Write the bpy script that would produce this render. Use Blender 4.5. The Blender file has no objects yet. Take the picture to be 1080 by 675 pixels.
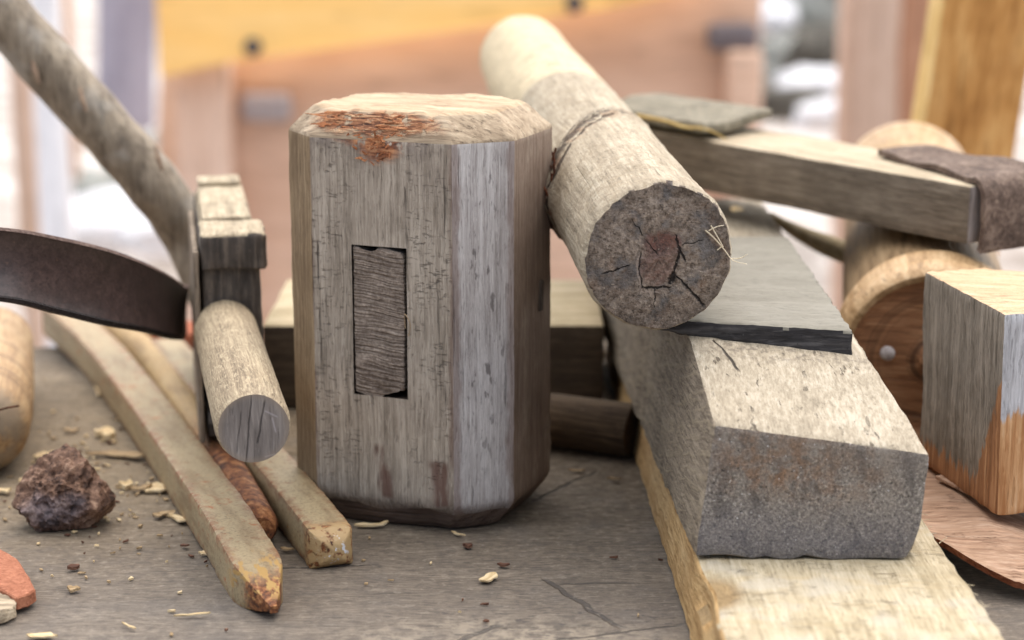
import bpy, bmesh, math, random
from mathutils import Vector, Matrix, noise, Euler
R = math.radians
SC = bpy.context.scene
COL = SC.collection

# ------------------------------------------------------------------ camera
LENS, FPX = 70.0, 2100.0
PITCH = R(13)
CAM = Vector((0, -0.731, 0.249))
FW = Vector((0, math.cos(PITCH), -math.sin(PITCH)))
UP = Vector((0, math.sin(PITCH), math.cos(PITCH)))
def ray(px, py):
    return FW + Vector((1, 0, 0)) * ((px - 540) / FPX) + UP * ((337.5 - py) / FPX)
def at_t(px, py, t): return CAM + ray(px, py) * t
def at_z(px, py, z):
    d = ray(px, py); return CAM + d * ((z - CAM.z) / d.z)
def at_y(px, py, y):
    d = ray(px, py); return CAM + d * ((y - CAM.y) / d.y)

cd = bpy.data.cameras.new('camera'); co = bpy.data.objects.new('camera', cd); COL.objects.link(co)
co.location = CAM; co.rotation_euler = (math.pi / 2 - PITCH, 0, 0)
cd.lens = LENS; cd.sensor_width = 36; cd.clip_start = 0.01; cd.clip_end = 500
cd.dof.use_dof = True; cd.dof.focus_distance = 0.707; cd.dof.aperture_fstop = 8.0
SC.camera = co

# ------------------------------------------------------------------ light
w = bpy.data.worlds.new('World'); SC.world = w; w.use_nodes = True
nt = w.node_tree; nt.nodes.clear()
sky = nt.nodes.new('ShaderNodeTexSky'); sky.sky_type = 'NISHITA'; sky.sun_disc = False
EL, AZ = R(69), R(25)
sky.sun_elevation = EL; sky.sun_rotation = AZ; sky.air_density = 1.0; sky.dust_density = 4.0; sky.ozone_density = 1.0
bg = nt.nodes.new('ShaderNodeBackground'); bg.inputs[1].default_value = 0.05
wo = nt.nodes.new('ShaderNodeOutputWorld')
nt.links.new(sky.outputs[0], bg.inputs[0]); nt.links.new(bg.outputs[0], wo.inputs[0])
sl = bpy.data.lights.new('sun', 'SUN'); so = bpy.data.objects.new('sun', sl); COL.objects.link(so)
sd = Vector((math.sin(AZ) * math.cos(EL), math.cos(AZ) * math.cos(EL), math.sin(EL)))
so.rotation_euler = sd.to_track_quat('Z', 'Y').to_euler()
sl.energy = 1.5; sl.angle = R(140); sl.color = (1.0, 0.96, 0.885)
SC.view_settings.view_transform = 'Standard'; SC.view_settings.look = 'None'
SC.view_settings.exposure = 1.9; SC.view_settings.gamma = 1
SC.cycles.use_denoising = True
SC.cycles.max_bounces = 6

# ------------------------------------------------------------------ node helpers
def C(r, g, b):
    f = lambda v: (v / 255 / 12.92) if v / 255 <= 0.04045 else ((v / 255 + 0.055) / 1.055) ** 2.4
    return (f(r), f(g), f(b), 1)

class G:
    def __init__(s, name):
        s.m = bpy.data.materials.new(name); s.m.use_nodes = True
        s.t = s.m.node_tree; s.t.nodes.clear()
        s.out = s.t.nodes.new('ShaderNodeOutputMaterial')
        s.tc = s.t.nodes.new('ShaderNodeTexCoord')
        s.obj = s.tc.outputs['Object']
    def put(s, sock, v):
        if isinstance(v, bpy.types.NodeSocket): s.t.links.new(v, sock)
        elif v is not None: sock.default_value = v
    def rot(s, v, r): return s.map(v, rot=r)
    def math(s, op, a, b=None, c=None, clamp=False):
        n = s.t.nodes.new('ShaderNodeMath'); n.operation = op; n.use_clamp = clamp
        s.put(n.inputs[0], a); s.put(n.inputs[1], b); s.put(n.inputs[2], c); return n.outputs[0]
    def add(s, a, b): return s.math('ADD', a, b)
    def mul(s, a, b): return s.math('MULTIPLY', a, b)
    def sub(s, a, b): return s.math('SUBTRACT', a, b)
    def map(s, v, scale=(1, 1, 1), loc=(0, 0, 0), rot=(0, 0, 0)):
        n = s.t.nodes.new('ShaderNodeMapping'); s.put(n.inputs[0], v)
        n.inputs['Scale'].default_value = scale; n.inputs['Location'].default_value = loc; n.inputs['Rotation'].default_value = rot
        return n.outputs[0]
    def noise(s, v, scale=1, detail=4, rough=.55, dist=0):
        n = s.t.nodes.new('ShaderNodeTexNoise'); s.put(n.inputs['Vector'], v)
        n.inputs['Scale'].default_value = scale; n.inputs['Detail'].default_value = detail
        n.inputs['Roughness'].default_value = rough; n.inputs['Distortion'].default_value = dist
        return n.outputs['Fac']
    def noisec(s, v, scale=1, detail=2):
        n = s.t.nodes.new('ShaderNodeTexNoise'); s.put(n.inputs['Vector'], v)
        n.inputs['Scale'].default_value = scale; n.inputs['Detail'].default_value = detail
        return n.outputs['Color']
    def voro(s, v, scale=1, feature='F1', rnd=1):
        n = s.t.nodes.new('ShaderNodeTexVoronoi'); n.feature = feature; s.put(n.inputs['Vector'], v)
        n.inputs['Scale'].default_value = scale; n.inputs['Randomness'].default_value = rnd
        return n.outputs['Distance']
    def ramp(s, f, stops):
        n = s.t.nodes.new('ShaderNodeValToRGB'); s.put(n.inputs[0], f)
        e = n.color_ramp.elements
        while len(e) < len(stops): e.new(0.5)
        for i, (p, c) in enumerate(stops):
            e[i].position = p; e[i].color = c if len(c) == 4 else (*c, 1)
        return n.outputs[0]
    def sstep(s, v, a, b):
        n = s.t.nodes.new('ShaderNodeMapRange'); n.interpolation_type = 'SMOOTHSTEP'; s.put(n.inputs[0], v)
        n.inputs[1].default_value = a; n.inputs[2].default_value = b
        n.inputs[3].default_value = 0; n.inputs[4].default_value = 1
        return n.outputs[0]
    def mix(s, f, a, b, mode='MIX'):
        n = s.t.nodes.new('ShaderNodeMix'); n.data_type = 'RGBA'; n.blend_type = mode
        s.put(n.inputs[0], f); s.put(n.inputs[6], a); s.put(n.inputs[7], b); return n.outputs[2]
    def vadd(s, a, b, k=None):
        if k is not None:
            m = s.t.nodes.new('ShaderNodeVectorMath'); m.operation = 'SCALE'; s.put(m.inputs[0], b); m.inputs['Scale'].default_value = k; b = m.outputs[0]
        n = s.t.nodes.new('ShaderNodeVectorMath'); n.operation = 'ADD'; s.put(n.inputs[0], a); s.put(n.inputs[1], b); return n.outputs[0]
    def warp(s, v, scale, amt, detail=2):
        c = s.noisec(v, scale, detail)
        n = s.t.nodes.new('ShaderNodeVectorMath'); n.operation = 'SUBTRACT'; s.put(n.inputs[0], c); n.inputs[1].default_value = (.5, .5, .5)
        return s.vadd(v, n.outputs[0], amt)
    def xyz(s, v):
        n = s.t.nodes.new('ShaderNodeSeparateXYZ'); s.put(n.inputs[0], v); return n.outputs
    # thin line between two points of a plane given by two coordinate sockets
    def seg(s, u, v, p0, p1, wd, taper=True):
        dx, dy = p1[0] - p0[0], p1[1] - p0[1]; L = math.hypot(dx, dy); dx /= L; dy /= L
        a = s.add(s.mul(s.sub(u, p0[0]), dx), s.mul(s.sub(v, p0[1]), dy))
        b = s.math('ABSOLUTE', s.add(s.mul(s.sub(u, p0[0]), -dy), s.mul(s.sub(v, p0[1]), dx)))
        q = s.math('MULTIPLY', a, 1 / L)
        inside = s.mul(s.sstep(q, -.06, .04), s.sub(1, s.sstep(q, .9, 1.06)))
        return s.mul(inside, s.sub(1, s.sstep(b, wd * .35, wd)))
    # soft ellipse patch
    def blob(s, u, v, c, r, soft=.35):
        a = s.math('POWER', s.mul(s.sub(u, c[0]), 1 / r[0]), 2); b = s.math('POWER', s.mul(s.sub(v, c[1]), 1 / r[1]), 2)
        return s.sub(1, s.sstep(s.math('SQRT', s.add(a, b)), 1 - soft, 1 + soft))
    def maxs(s, *m):
        r = m[0]
        for x in m[1:]: r = s.math('MAXIMUM', r, x)
        return r
    def finish(s, col, rough=.8, height=None, dist=.0006, strength=1.0, metal=0, spec=.3, sheen=0):
        p = s.t.nodes.new('ShaderNodeBsdfPrincipled')
        s.put(p.inputs['Base Color'], col); s.put(p.inputs['Roughness'], rough); s.put(p.inputs['Metallic'], metal)
        p.inputs['Specular IOR Level'].default_value = spec
        if height is not None:
            b = s.t.nodes.new('ShaderNodeBump'); b.inputs['Distance'].default_value = dist; b.inputs['Strength'].default_value = strength
            s.put(b.inputs['Height'], height); s.t.links.new(b.outputs[0], p.inputs['Normal'])
        s.t.links.new(p.outputs[0], s.out.inputs[0]); return s.m

def wood(name, dark, mid, light, axis=1, fine=700, band=110, crack=.6, blot=45, blotamt=.35, speck=.25, bump=.0005, rough=.82,
         spot=None, extra=None, seed=0, along=22, warpamt=.002, spec=.25, pore=.5):
    g = G(name)
    v = g.map(g.obj, loc=(seed * .37, seed * .61, seed * .23))
    vw = g.warp(v, 30, warpamt)
    def sc(a, l):
        q = [a, a, a]; q[axis] = l; return tuple(q)
    a = g.noise(g.map(vw, sc(fine, along)), 1, 5, .6)
    a2 = g.noise(g.map(vw, sc(fine * 2.6, along * 3)), 1, 3, .6)
    b = g.noise(g.map(vw, sc(band, band / 22)), 1, 5, .6)
    c = g.noise(v, blot, 6, .6)
    f = g.add(g.add(g.mul(a, .36), g.mul(b, .27)), g.add(g.mul(a2, .22), g.mul(c, .15)))
    col = g.ramp(f, [(.405, dark), (.5, mid), (.595, light)])
    po = g.noise(g.map(vw, sc(fine * 1.9, fine * .22)), 1, 3, .6)
    col = g.mix(g.mul(g.sub(1, g.sstep(po, .33, .43)), pore), col, tuple(x * .5 for x in dark[:3]) + (1,))
    col = g.mix(g.mul(g.sstep(po, .58, .68), pore * .8), col, tuple(min(1, x * 1.18) for x in light[:3]) + (1,))
    bl = g.noise(v, blot * .45, 5, .65)
    col = g.mix(g.mul(g.sstep(bl, .48, .72), blotamt), col, spot or dark)
    ht = g.add(g.add(g.mul(a, .5), g.mul(a2, .3)), g.mul(po, .8))
    if crack:
        n = g.noise(g.map(vw, sc(band * 3.2, band / 9)), 1, 3, .6)
        gate = g.sstep(g.noise(g.map(v, sc(60, 14)), 1, 2), .38, .6)
        ck = g.mul(g.sub(1, g.sstep(n, .29, .38)), gate)
        col = g.mix(g.mul(ck, crack), col, tuple(x * .3 for x in dark[:3]) + (1,))
        ht = g.sub(ht, g.mul(ck, 1.2))
    if speck:
        s1 = g.sstep(g.noise(v, 1100, 2, .6), .66, .74)
        col = g.mix(g.mul(s1, speck), col, tuple(x * .45 for x in dark[:3]) + (1,))
        s2 = g.sstep(g.noise(g.map(v, loc=(3, 1, 2)), 900, 2, .6), .68, .76)
        col = g.mix(g.mul(s2, speck * .8), col, tuple(min(1, x * 1.35) for x in light[:3]) + (1,))
    rg = rough
    if extra:
        col, ht = extra(g, v, col, ht)
    return g.finish(col, rg, ht, bump, spec=spec)

def leather(name, dark, mid, light, bump=.0008, rough=.8):
    g = G(name); v = g.warp(g.obj, 120, .003, 3)
    n = g.noise(v, 240, 6, .72); n2 = g.noise(v, 1000, 3, .65); n3 = g.noise(v, 60, 5, .65)
    col = g.ramp(g.add(g.add(g.mul(n, .4), g.mul(n2, .3)), g.mul(n3, .3)), [(.4, dark), (.5, mid), (.6, light)])
    sc = g.sstep(g.noise(g.map(v, (420, 420, 420), loc=(3, 4, 1)), 1, 3), .64, .7); col = g.mix(g.mul(sc, .45), col, tuple(min(1, x * 1.5) for x in light[:3]) + (1,))
    return g.finish(col, rough, g.add(n, g.mul(n2, .7)), bump, spec=.3)

# ------------------------------------------------------------------ mesh helpers
def nz(p, f, seed=0):
    return noise.noise(Vector((p[0] * f + seed * 7.3, p[1] * f - seed * 3.1, p[2] * f + seed * 1.7)))
def fbm(p, f, seed=0, o=4):
    s, a = 0, 1
    for _ in range(o):
        s += a * nz(p, f, seed); a *= .5; f *= 2.03; seed += 1
    return s
def subdiv(bm, maxlen, it=9):
    for _ in range(it):
        es = [e for e in bm.edges if e.calc_length() > maxlen]
        if not es: break
        bmesh.ops.subdivide_edges(bm, edges=es, cuts=1, use_grid_fill=True)
    bmesh.ops.triangulate(bm, faces=[f for f in bm.faces if len(f.verts) > 4])
def rough(bm, amp, freq, seed=0, stretch=(1, 1, 1), oct=4):
    bm.normal_update()
    for v in bm.verts:
        p = Vector((v.co.x * stretch[0], v.co.y * stretch[1], v.co.z * stretch[2]))
        v.co += v.normal * amp * fbm(p, freq, seed, oct)
def bevel(bm, off, seg=2, ang=20):
    es = [e for e in bm.edges if len(e.link_faces) == 2 and e.calc_face_angle(0) > R(ang)]
    bmesh.ops.bevel(bm, geom=es, offset=off, segments=seg, affect='EDGES', profile=.55, clamp_overlap=True)
def solid(verts, faces):
    bm = bmesh.new(); vs = [bm.verts.new(v) for v in verts]
    for f in faces: bm.faces.new([vs[i] for i in f])
    bmesh.ops.recalc_face_normals(bm, faces=bm.faces); return bm
def hexa(c):          # c: 4 bottom then 4 top corners, same winding
    return solid(c, [(3, 2, 1, 0), (4, 5, 6, 7), (0, 1, 5, 4), (1, 2, 6, 5), (2, 3, 7, 6), (3, 0, 4, 7)])
def boxc(x0, x1, y0, y1, z0, z1):
    return hexa([(x0, y0, z0), (x1, y0, z0), (x1, y1, z0), (x0, y1, z0), (x0, y0, z1), (x1, y0, z1), (x1, y1, z1), (x0, y1, z1)])
def prism(poly, z0, z1):
    n = len(poly)
    vs = [(x, y, z0) for x, y in poly] + [(x, y, z1) for x, y in poly]
    return solid(vs, [tuple(range(n))[::-1], tuple(range(n, 2 * n))] + [(i, (i + 1) % n, n + (i + 1) % n, n + i) for i in range(n)])
def loft(rings, caps=True, inset=0):
    bm = bmesh.new(); n = len(rings[0])
    V = [[bm.verts.new(p) for p in r] for r in rings]
    for i in range(len(V) - 1):
        for j in range(n):
            bm.faces.new((V[i][j], V[i][(j + 1) % n], V[i + 1][(j + 1) % n], V[i + 1][j]))
    if caps:
        for r, flip in ((V[0], True), (V[-1], False)):
            cen = sum((v.co for v in r), Vector()) / n
            prev = r
            steps = inset or 1
            for k in range(1, steps):
                q = 1 - k / steps
                cur = [bm.verts.new(cen + (v.co - cen) * q) for v in r]
                for j in range(n):
                    fa = (prev[j], prev[(j + 1) % n], cur[(j + 1) % n], cur[j])
                    bm.faces.new(fa)
                prev = cur
            c = bm.verts.new(cen)
            for j in range(n): bm.faces.new((prev[j], prev[(j + 1) % n], c))
    bmesh.ops.recalc_face_normals(bm, faces=bm.faces); return bm
def sweep(pts, prof, up=Vector((0, 0, 1)), inset=0):
    pts = [Vector(p) for p in pts]; rings = []
    for i, p in enumerate(pts):
        t = (pts[min(i + 1, len(pts) - 1)] - pts[max(i - 1, 0)]).normalized()
        s = t.cross(up).normalized(); u = s.cross(t)
        rings.append([p + s * a + u * b for a, b in prof(i, i / (len(pts) - 1))])
    return loft(rings, True, inset)
def circ(r, n=16): return [(r * math.cos(2 * math.pi * k / n), r * math.sin(2 * math.pi * k / n)) for k in range(n)]
def curve_pts(ctrl, n):
    ctrl = [Vector(c) for c in ctrl]; P = [ctrl[0] * 2 - ctrl[1]] + ctrl + [ctrl[-1] * 2 - ctrl[-2]]; out = []
    for i in range(1, len(P) - 2):
        for k in range(n):
            t = k / n
            a, b, c, d = P[i - 1], P[i], P[i + 1], P[i + 2]
            out.append(.5 * (2 * b + (c - a) * t + (2 * a - 5 * b + 4 * c - d) * t * t + (3 * b - a - 3 * c + d) * t ** 3))
    out.append(ctrl[-1]); return out
def lathe(prof, n=64, nzamp=0):
    return loft([[(r * math.cos(2 * math.pi * k / n), r * math.sin(2 * math.pi * k / n), z) for k in range(n)] for r, z in prof])

def obj(name, bm, mats, parent=None, smooth=35, loc=None, rot=None):
    me = bpy.data.meshes.new(name); bm.to_mesh(me); bm.free()
    o = bpy.data.objects.new(name, me); COL.objects.link(o)
    for m in (mats if isinstance(mats, (list, tuple)) else [mats]): me.materials.append(m)
    for p in me.polygons: p.use_smooth = True
    if smooth < 180: me.set_sharp_from_angle(angle=R(smooth))
    if parent: o.parent = parent
    if loc is not None: o.location = loc
    if rot is not None: o.rotation_euler = rot
    return o
def tag(o, label, cat, group=None, kind=None):
    if label: o['label'] = label
    if cat: o['category'] = cat
    if group: o['group'] = group
    if kind: o['kind'] = kind
    return o
def thing(name, label, cat, loc=(0, 0, 0), rotz=0, mat=None, group=None):
    o = bpy.data.objects.new(name, None); COL.objects.link(o); o.empty_display_size = .01
    if mat is not None: o.matrix_world = mat
    else: o.location = loc; o.rotation_euler = (0, 0, rotz)
    return tag(o, label, cat, group)
def frame(origin, zaxis, xhint=Vector((1, 0, 0))):     # local z along zaxis
    z = Vector(zaxis).normalized(); y = z.cross(xhint).normalized(); x = y.cross(z)
    m = Matrix((x, y, z)).transposed().to_4x4(); m.translation = origin; return m
def local(m, p): return m.inverted() @ Vector(p)

# ================================================================== BENCH
def bench_extra(g, v, col, ht):
    x, y, z = g.xyz(g.warp(g.obj, 90, .006, 4))
    pale = g.mul(g.blob(x, y, (-.002, -.118), (.05, .018), .5), g.sstep(g.noise(v, 160, 4), .4, .6))
    col = g.mix(g.mul(pale, .8), col, C(176, 162, 140))
    sp = g.mul(g.blob(x, y, (.015, -.108), (.07, .028), .6), g.sstep(g.noise(g.map(v, (200, 420, 400)), 1, 3), .58, .66))
    col = g.mix(g.mul(sp, .8), col, C(62, 56, 52))
    k = g.maxs(g.seg(x, y, (.008, .028), (.036, .068), .0011), g.seg(x, y, (.012, -.062), (.036, -.108), .0016),
               g.seg(x, y, (-.02, -.122), (-.004, -.104), .0018), g.seg(x, y, (.014, -.118), (.056, -.104), .0008), g.seg(x, y, (-.09, -.05), (-.05, -.046), .0008))
    col = g.mix(g.mul(k, .75), col, C(40, 35, 32)); ht = g.sub(ht, g.mul(k, 1.5))
    warm = g.blob(x, y, (-.2, .1), (.12, .12), .7)
    col = g.mix(g.mul(warm, .45), col, C(150, 132, 104))
    d = g.sstep(g.noise(g.map(v, (45, 75, 50)), 1, 6, .65), .5, .7)
    col = g.mix(g.mul(d, .45), col, C(88, 82, 76))
    q = g.noise(v, 260, 5, .7); col = g.mix(g.mul(g.sstep(q, .52, .64), .6), col, C(88, 78, 68)); col = g.mix(g.mul(g.sub(1, g.sstep(q, .34, .46)), .4), col, C(170, 158, 140))
    bs = g.sub(1, g.sstep(y, -.11, .05)); col = g.mix(g.mul(bs, .35), col, C(112, 108, 106))
    ht = g.add(ht, q)
    return col, ht
mb = wood('weathered_bench_wood', C(90, 79, 66), C(116, 104, 89), C(142, 129, 112), axis=0, fine=700, band=60, crack=.8, blot=60, blotamt=.3, along=90, warpamt=.008,
          speck=.5, pore=.8, bump=.0007, extra=bench_extra, spot=C(112, 108, 106))
bt = thing('workbench', 'weathered grey wooden workbench top that carries all the tools', 'workbench', (0, 0, 0))
bm = hexa([(-.8, -.5, -.04), (.8, -.5, -.04), (.8, .29, -.04), (-.8, .215, -.04), (-.8, -.5, 0), (.8, -.5, 0), (.8, .29, 0), (-.8, .215, 0)])
bevel(bm, .002); subdiv(bm, .012)
for v in bm.verts:
    if v.co.z > -.003:
        v.co.z += -.0004 + .0004 * fbm(Vector((v.co.x * .4, v.co.y, 0)), 60, 3, 3)
obj('bench_board', bm, mb, bt)
bm = hexa([(-.8, .2175, -.045), (.8, .2925, -.045), (.8, .38, -.045), (-.8, .262, -.045), (-.8, .2175, -.004), (.8, .2925, -.004), (.8, .38, -.004), (-.8, .262, -.004)])
bevel(bm, .002); subdiv(bm, .03)
obj('bench_board', bm, mb, bt)

# ================================================================== MALLET
Hm = .1605
def mal_front(g, v, col, ht):
    x, y, z = g.xyz(g.warp(g.obj, 120, .003, 4))
    # horizontal checking near the left and right arrises
    zone = g.maxs(g.blob(x, z, (-.022, .12), (.012, .05), .5), g.blob(x, z, (.019, .09), (.009, .08), .5), g.mul(g.blob(x, z, (-.02, .045), (.014, .03), .5), .7))
    n = g.noise(g.map(v, (260, 100, 900)), 1, 4, .7)
    ck = g.mul(g.sub(1, g.sstep(n, .34, .44)), zone)
    ck = g.mul(ck, g.sstep(g.noise(v, 95, 3), .4, .6)); col = g.mix(g.mul(ck, .42), col, C(76, 66, 60)); ht = g.sub(ht, g.mul(ck, .9))
    tr_ = g.maxs(g.blob(x, z, (.0, .150), (.0085, .0065), .4), g.blob(x, z, (-.004, .1535), (.016, .004), .4))
    tr_ = g.mul(tr_, g.sstep(g.noise(v, 260, 4), .36, .48))
    col = g.mix(tr_, col, g.ramp(g.noise(g.map(v, (160, 300, 700)), 1, 4, .65), [(.34, C(70, 44, 34)), (.48, C(140, 86, 58)), (.62, C(196, 140, 100))]))
    st = g.maxs(g.seg(x, z, (.0005, .013), (-.001, .034), .0042), g.seg(x, z, (.024, .012), (.0225, .03), .005), g.mul(g.seg(x, z, (.028, .03), (.029, .155), .0022), .6),
                g.mul(g.seg(x, z, (-.029, .013), (-.029, .15), .0015), .6))
    st = g.mul(st, g.sstep(g.noise(g.map(v, (300, 300, 60)), 1, 3), .3, .55))
    col = g.mix(g.mul(st, .85), col, C(104, 76, 66))
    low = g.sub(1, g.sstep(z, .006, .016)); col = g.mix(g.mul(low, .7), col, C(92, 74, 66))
    drk = g.mul(g.sstep(z, .13, .158), g.sstep(g.noise(v, 130, 4), .42, .62)); col = g.mix(g.mul(drk, .6), col, C(96, 84, 80))
    return col, ht
def mal_right(g, v, col, ht):
    x, y, z = g.xyz(g.warp(g.obj, 120, .003, 4))
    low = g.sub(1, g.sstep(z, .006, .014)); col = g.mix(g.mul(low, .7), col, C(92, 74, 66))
    e = g.maxs(g.sub(1, g.sstep(g.math('ABSOLUTE', g.sub(x, .0455)), .0006, .0022)), g.sub(1, g.sstep(g.math('ABSOLUTE', g.sub(x, .029)), .0006, .0022)))
    col = g.mix(g.mul(e, .5), col, C(110, 84, 72))
    sp = g.mul(g.sstep(g.noise(g.map(v, (420, 420, 130)), 1, 3), .6, .68), g.blob(x, z, (.037, .09), (.007, .06), .5))
    col = g.mix(g.mul(sp, .7), col, C(84, 78, 76))
    return col, ht
def mal_top(g, v, col, ht):
    x, y, z = g.xyz(g.warp(g.obj, 160, .005, 4))
    tear = g.mul(g.blob(x, z, (-.004, .1570), (.026, .0040), .3), g.sub(1, g.sstep(y, -.026, -.021)))
    tear = g.mul(tear, g.sstep(g.noise(v, 200, 4), .34, .46))
    tf = g.noise(g.map(v, (90, 700, 900)), 1, 4, .65)
    col = g.mix(tear, col, g.ramp(tf, [(.34, C(66, 44, 36)), (.46, C(132, 88, 64)), (.56, C(170, 122, 88)), (.66, C(206, 172, 136))])); ht = g.add(ht, g.mul(g.mul(tear, tf), 3))
    return col, ht
mA = wood('mallet_front_wood', C(126, 115, 102), C(163, 151, 137), C(191, 179, 164), axis=2, fine=800, band=140, crack=.7, extra=mal_front, bump=.0006, spot=C(126, 116, 108))
mB = wood('mallet_left_wood', C(108, 88, 66), C(140, 119, 92), C(166, 145, 116), axis=2, fine=800, band=140, crack=.5, bump=.0004)
mC = wood('mallet_right_wood', C(142, 136, 133), C(178, 172, 170), C(202, 198, 196), axis=2, fine=900, band=150, crack=.6, extra=mal_right, bump=.0004, spot=C(140, 132, 128))
mD = wood('mallet_top_wood', C(146, 124, 98), C(176, 154, 126), C(198, 178, 150), axis=0, fine=300, band=120, crack=.35, blot=90, extra=mal_top, bump=.0005, spot=C(176, 148, 112))
mSd = wood('mallet_shaded_side_wood', C(114, 102, 88), C(148, 134, 118), C(178, 164, 147), axis=2, fine=900, band=150, crack=.5, extra=mal_right, bump=.0004)  # darker, browner wood for the right face; the log's shade is in its colour
mF = wood('mallet_chamfer_wood', C(132, 115, 95), C(164, 146, 123), C(188, 170, 146), axis=0, fine=300, band=120, crack=.35, blot=90, extra=mal_top, bump=.0005, spot=C(150, 128, 102))
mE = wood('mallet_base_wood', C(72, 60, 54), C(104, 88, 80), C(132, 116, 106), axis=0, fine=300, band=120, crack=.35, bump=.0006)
mdark = wood('mortise_wall_wood', C(52, 44, 38), C(74, 64, 56), C(96, 84, 74), axis=1, bump=.0003)
MROT = R(-21)
mal = thing('wooden_mallet', 'octagonal grey wooden mallet head standing upright with a tenon end in its front face', 'mallet', (-.0355, .0265, 0), MROT)
corn = [(-.0285, -.036), (.0285, -.036), (.0462, -.019), (.0462, .021), (.029, .037), (-.029, .037), (-.0452, .021), (-.0452, -.0205)]
hu0, hu1, hz0, hz1 = -.0122, .0102, .0530, .1115       # mortise
nside = [None, 10, 14, 10, 14, 8, 14, 10]
us = [-.0285, -.024, -.019, -.0155, hu0, -.008, -.0035, .001, .0055, hu1, .014, .018, .022, .0255, .0285]
ringp = [(u, -.036, 0) for u in us[:-1]]
for s in range(1, 8):
    a, b = Vector(corn[s]), Vector(corn[(s + 1) % 8])
    for k in range(nside[s]):
        p = a.lerp(b, k / nside[s]); ringp.append((p.x, p.y, s))
zs = [(0, .0085), (.001, .0072), (.0082, .0021), (.0105, .0006), (.0125, 0)]
z = .014
body_z = [.0155 + i * .0042 for i in range(8)] + [hz0] + [hz0 + (hz1 - hz0) * i / 13 for i in range(1, 13)] + [hz1] + [.1145 + i * .0045 for i in range(8)] + [.1495, .1515]
zs += [(q, 0) for q in body_z] + [(.1528, .0006), (.1555, .0035), (.1585, .0065), (.161, .0095), (.162, .0115)]
bm = bmesh.new(); V = []
for zi, (zz, ins) in enumerate(zs):
    row = []
    for (x, y, s) in ringp:
        r = math.hypot(x, y); k = 1 - ins / .047 * (1 if True else 0)
        if zz > .15: k = 1 - ins / .047 * (1 + .10 * nz((x * 30, y * 30, 0), 1, 4))
        elif zz < .009: k = 1 - ins / .047 * (1 + .7 * nz((x * 40, y * 40, 0), 1, 9))
        jz = .0022 * nz((x * 75, y * 75, 0), 1, 31) if .005 < zz < .0105 else 0
        row.append(bm.verts.new((x * k, y * k, zz + jz)))
    V.append(row)
n = len(ringp)
def insidehole(zi, j):
    return zs[zi][0] >= hz0 - 1e-6 and zs[zi + 1][0] <= hz1 + 1e-6 and j < 14 and us[j] >= hu0 - 1e-6 and us[j + 1] <= hu1 + 1e-6
for zi in range(len(V) - 1):
    for j in range(n):
        if insidehole(zi, j): continue
        f = bm.faces.new((V[zi][j], V[zi][(j + 1) % n], V[zi + 1][(j + 1) % n], V[zi + 1][j]))
        s = ringp[j][2]; zc = zs[zi][0]
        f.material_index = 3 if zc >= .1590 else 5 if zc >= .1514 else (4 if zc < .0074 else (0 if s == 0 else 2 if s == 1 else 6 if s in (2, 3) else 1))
for row, mi, zoff in ((V[-1], 3, 0), (V[0], 4, 0)):
    prev = row
    for q in (.92, .8, .62, .4, .2):
        cur = [bm.verts.new((v.co.x * q, v.co.y * q, v.co.z + (.0006 * (1 - q) if mi == 3 else 0))) for v in row]
        for j in range(n):
            bm.faces.new((prev[j], prev[(j + 1) % n], cur[(j + 1) % n], cur[j])).material_index = mi
        prev = cur
    bm.faces.new(prev).material_index = mi
bmesh.ops.recalc_face_normals(bm, faces=bm.faces)
bm.normal_update()
for v in bm.verts:
    p = v.co
    a = .00045 * fbm((p.x, p.y, p.z * .3), 90, 1) + .00025 * fbm(p, 300, 2)
    if p.z > .1517: a += .0004 * fbm(p, 160, 5)
    if p.z > .150 and p.y < -.02 and -.034 < p.x < .02: a -= .0016 * max(0, nz(p, 130, 8) + .3)
    v.co += v.normal * a
    if p.z > .161 : v.co.z += .0007 * nz(p, 45, 3)
mal.scale.z = .984
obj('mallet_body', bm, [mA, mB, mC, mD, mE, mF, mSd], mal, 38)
# mortise walls
bm = solid([(hu0 - .0004, -.0357, hz0 - .0004), (hu1 + .0004, -.0357, hz0 - .0004), (hu1 + .0004, -.0357, hz1 + .0004), (hu0 - .0004, -.0357, hz1 + .0004),
            (hu0 - .0004, -.015, hz0 - .0004), (hu1 + .0004, -.015, hz0 - .0004), (hu1 + .0004, -.015, hz1 + .0004), (hu0 - .0004, -.015, hz1 + .0004)],
           [(0, 1, 5, 4), (1, 2, 6, 5), (2, 3, 7, 6), (3, 0, 4, 7), (4, 5, 6, 7)])
obj('mortise', bm, mdark, mal)
# tenon end of the handle
def tenon_extra(g, v, col, ht):
    q = g.map(g.rot(g.warp(v, 80, .003, 3), (0, R(-7), 0)), (60, 60, 1150))
    rd = g.noise(q, 1, 2, .5)
    col = g.mix(g.mul(g.sstep(rd, .44, .6), .5), col, C(84, 73, 66)); ht = g.sub(g.mul(ht, .3), g.mul(rd, 2.2))
    return col, ht
mT = wood('tenon_end_grain', C(108, 95, 85), C(142, 128, 116), C(172, 158, 145), axis=1, extra=tenon_extra, bump=.0009, crack=0)
tp = [(-.0118, .0478), (-.006, .0466), (-.0035, .0462), (-.001, .0474), (.0015, .0480), (.0045, .0497), (.0068, .0500), (.0070, .075), (.0072, .100), (.0062, .1018), (.002, .1030), (-.001, .1036), (-.003, .1022), (-.0045, .1012),
      (-.0072, .1018), (-.0095, .1030), (-.0118, .1034), (-.0119, .075)]
bm = prism([(x * (1.22 if x > 0 else 1.01), zz + .0072 - (.0011 if zz < .06 else -.0004)) for x, zz in tp], 0, .03)
bm.transform(Matrix.Rotation(R(90), 4, 'X')); bm.transform(Matrix.Translation((0, -.0055, 0)))
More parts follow.
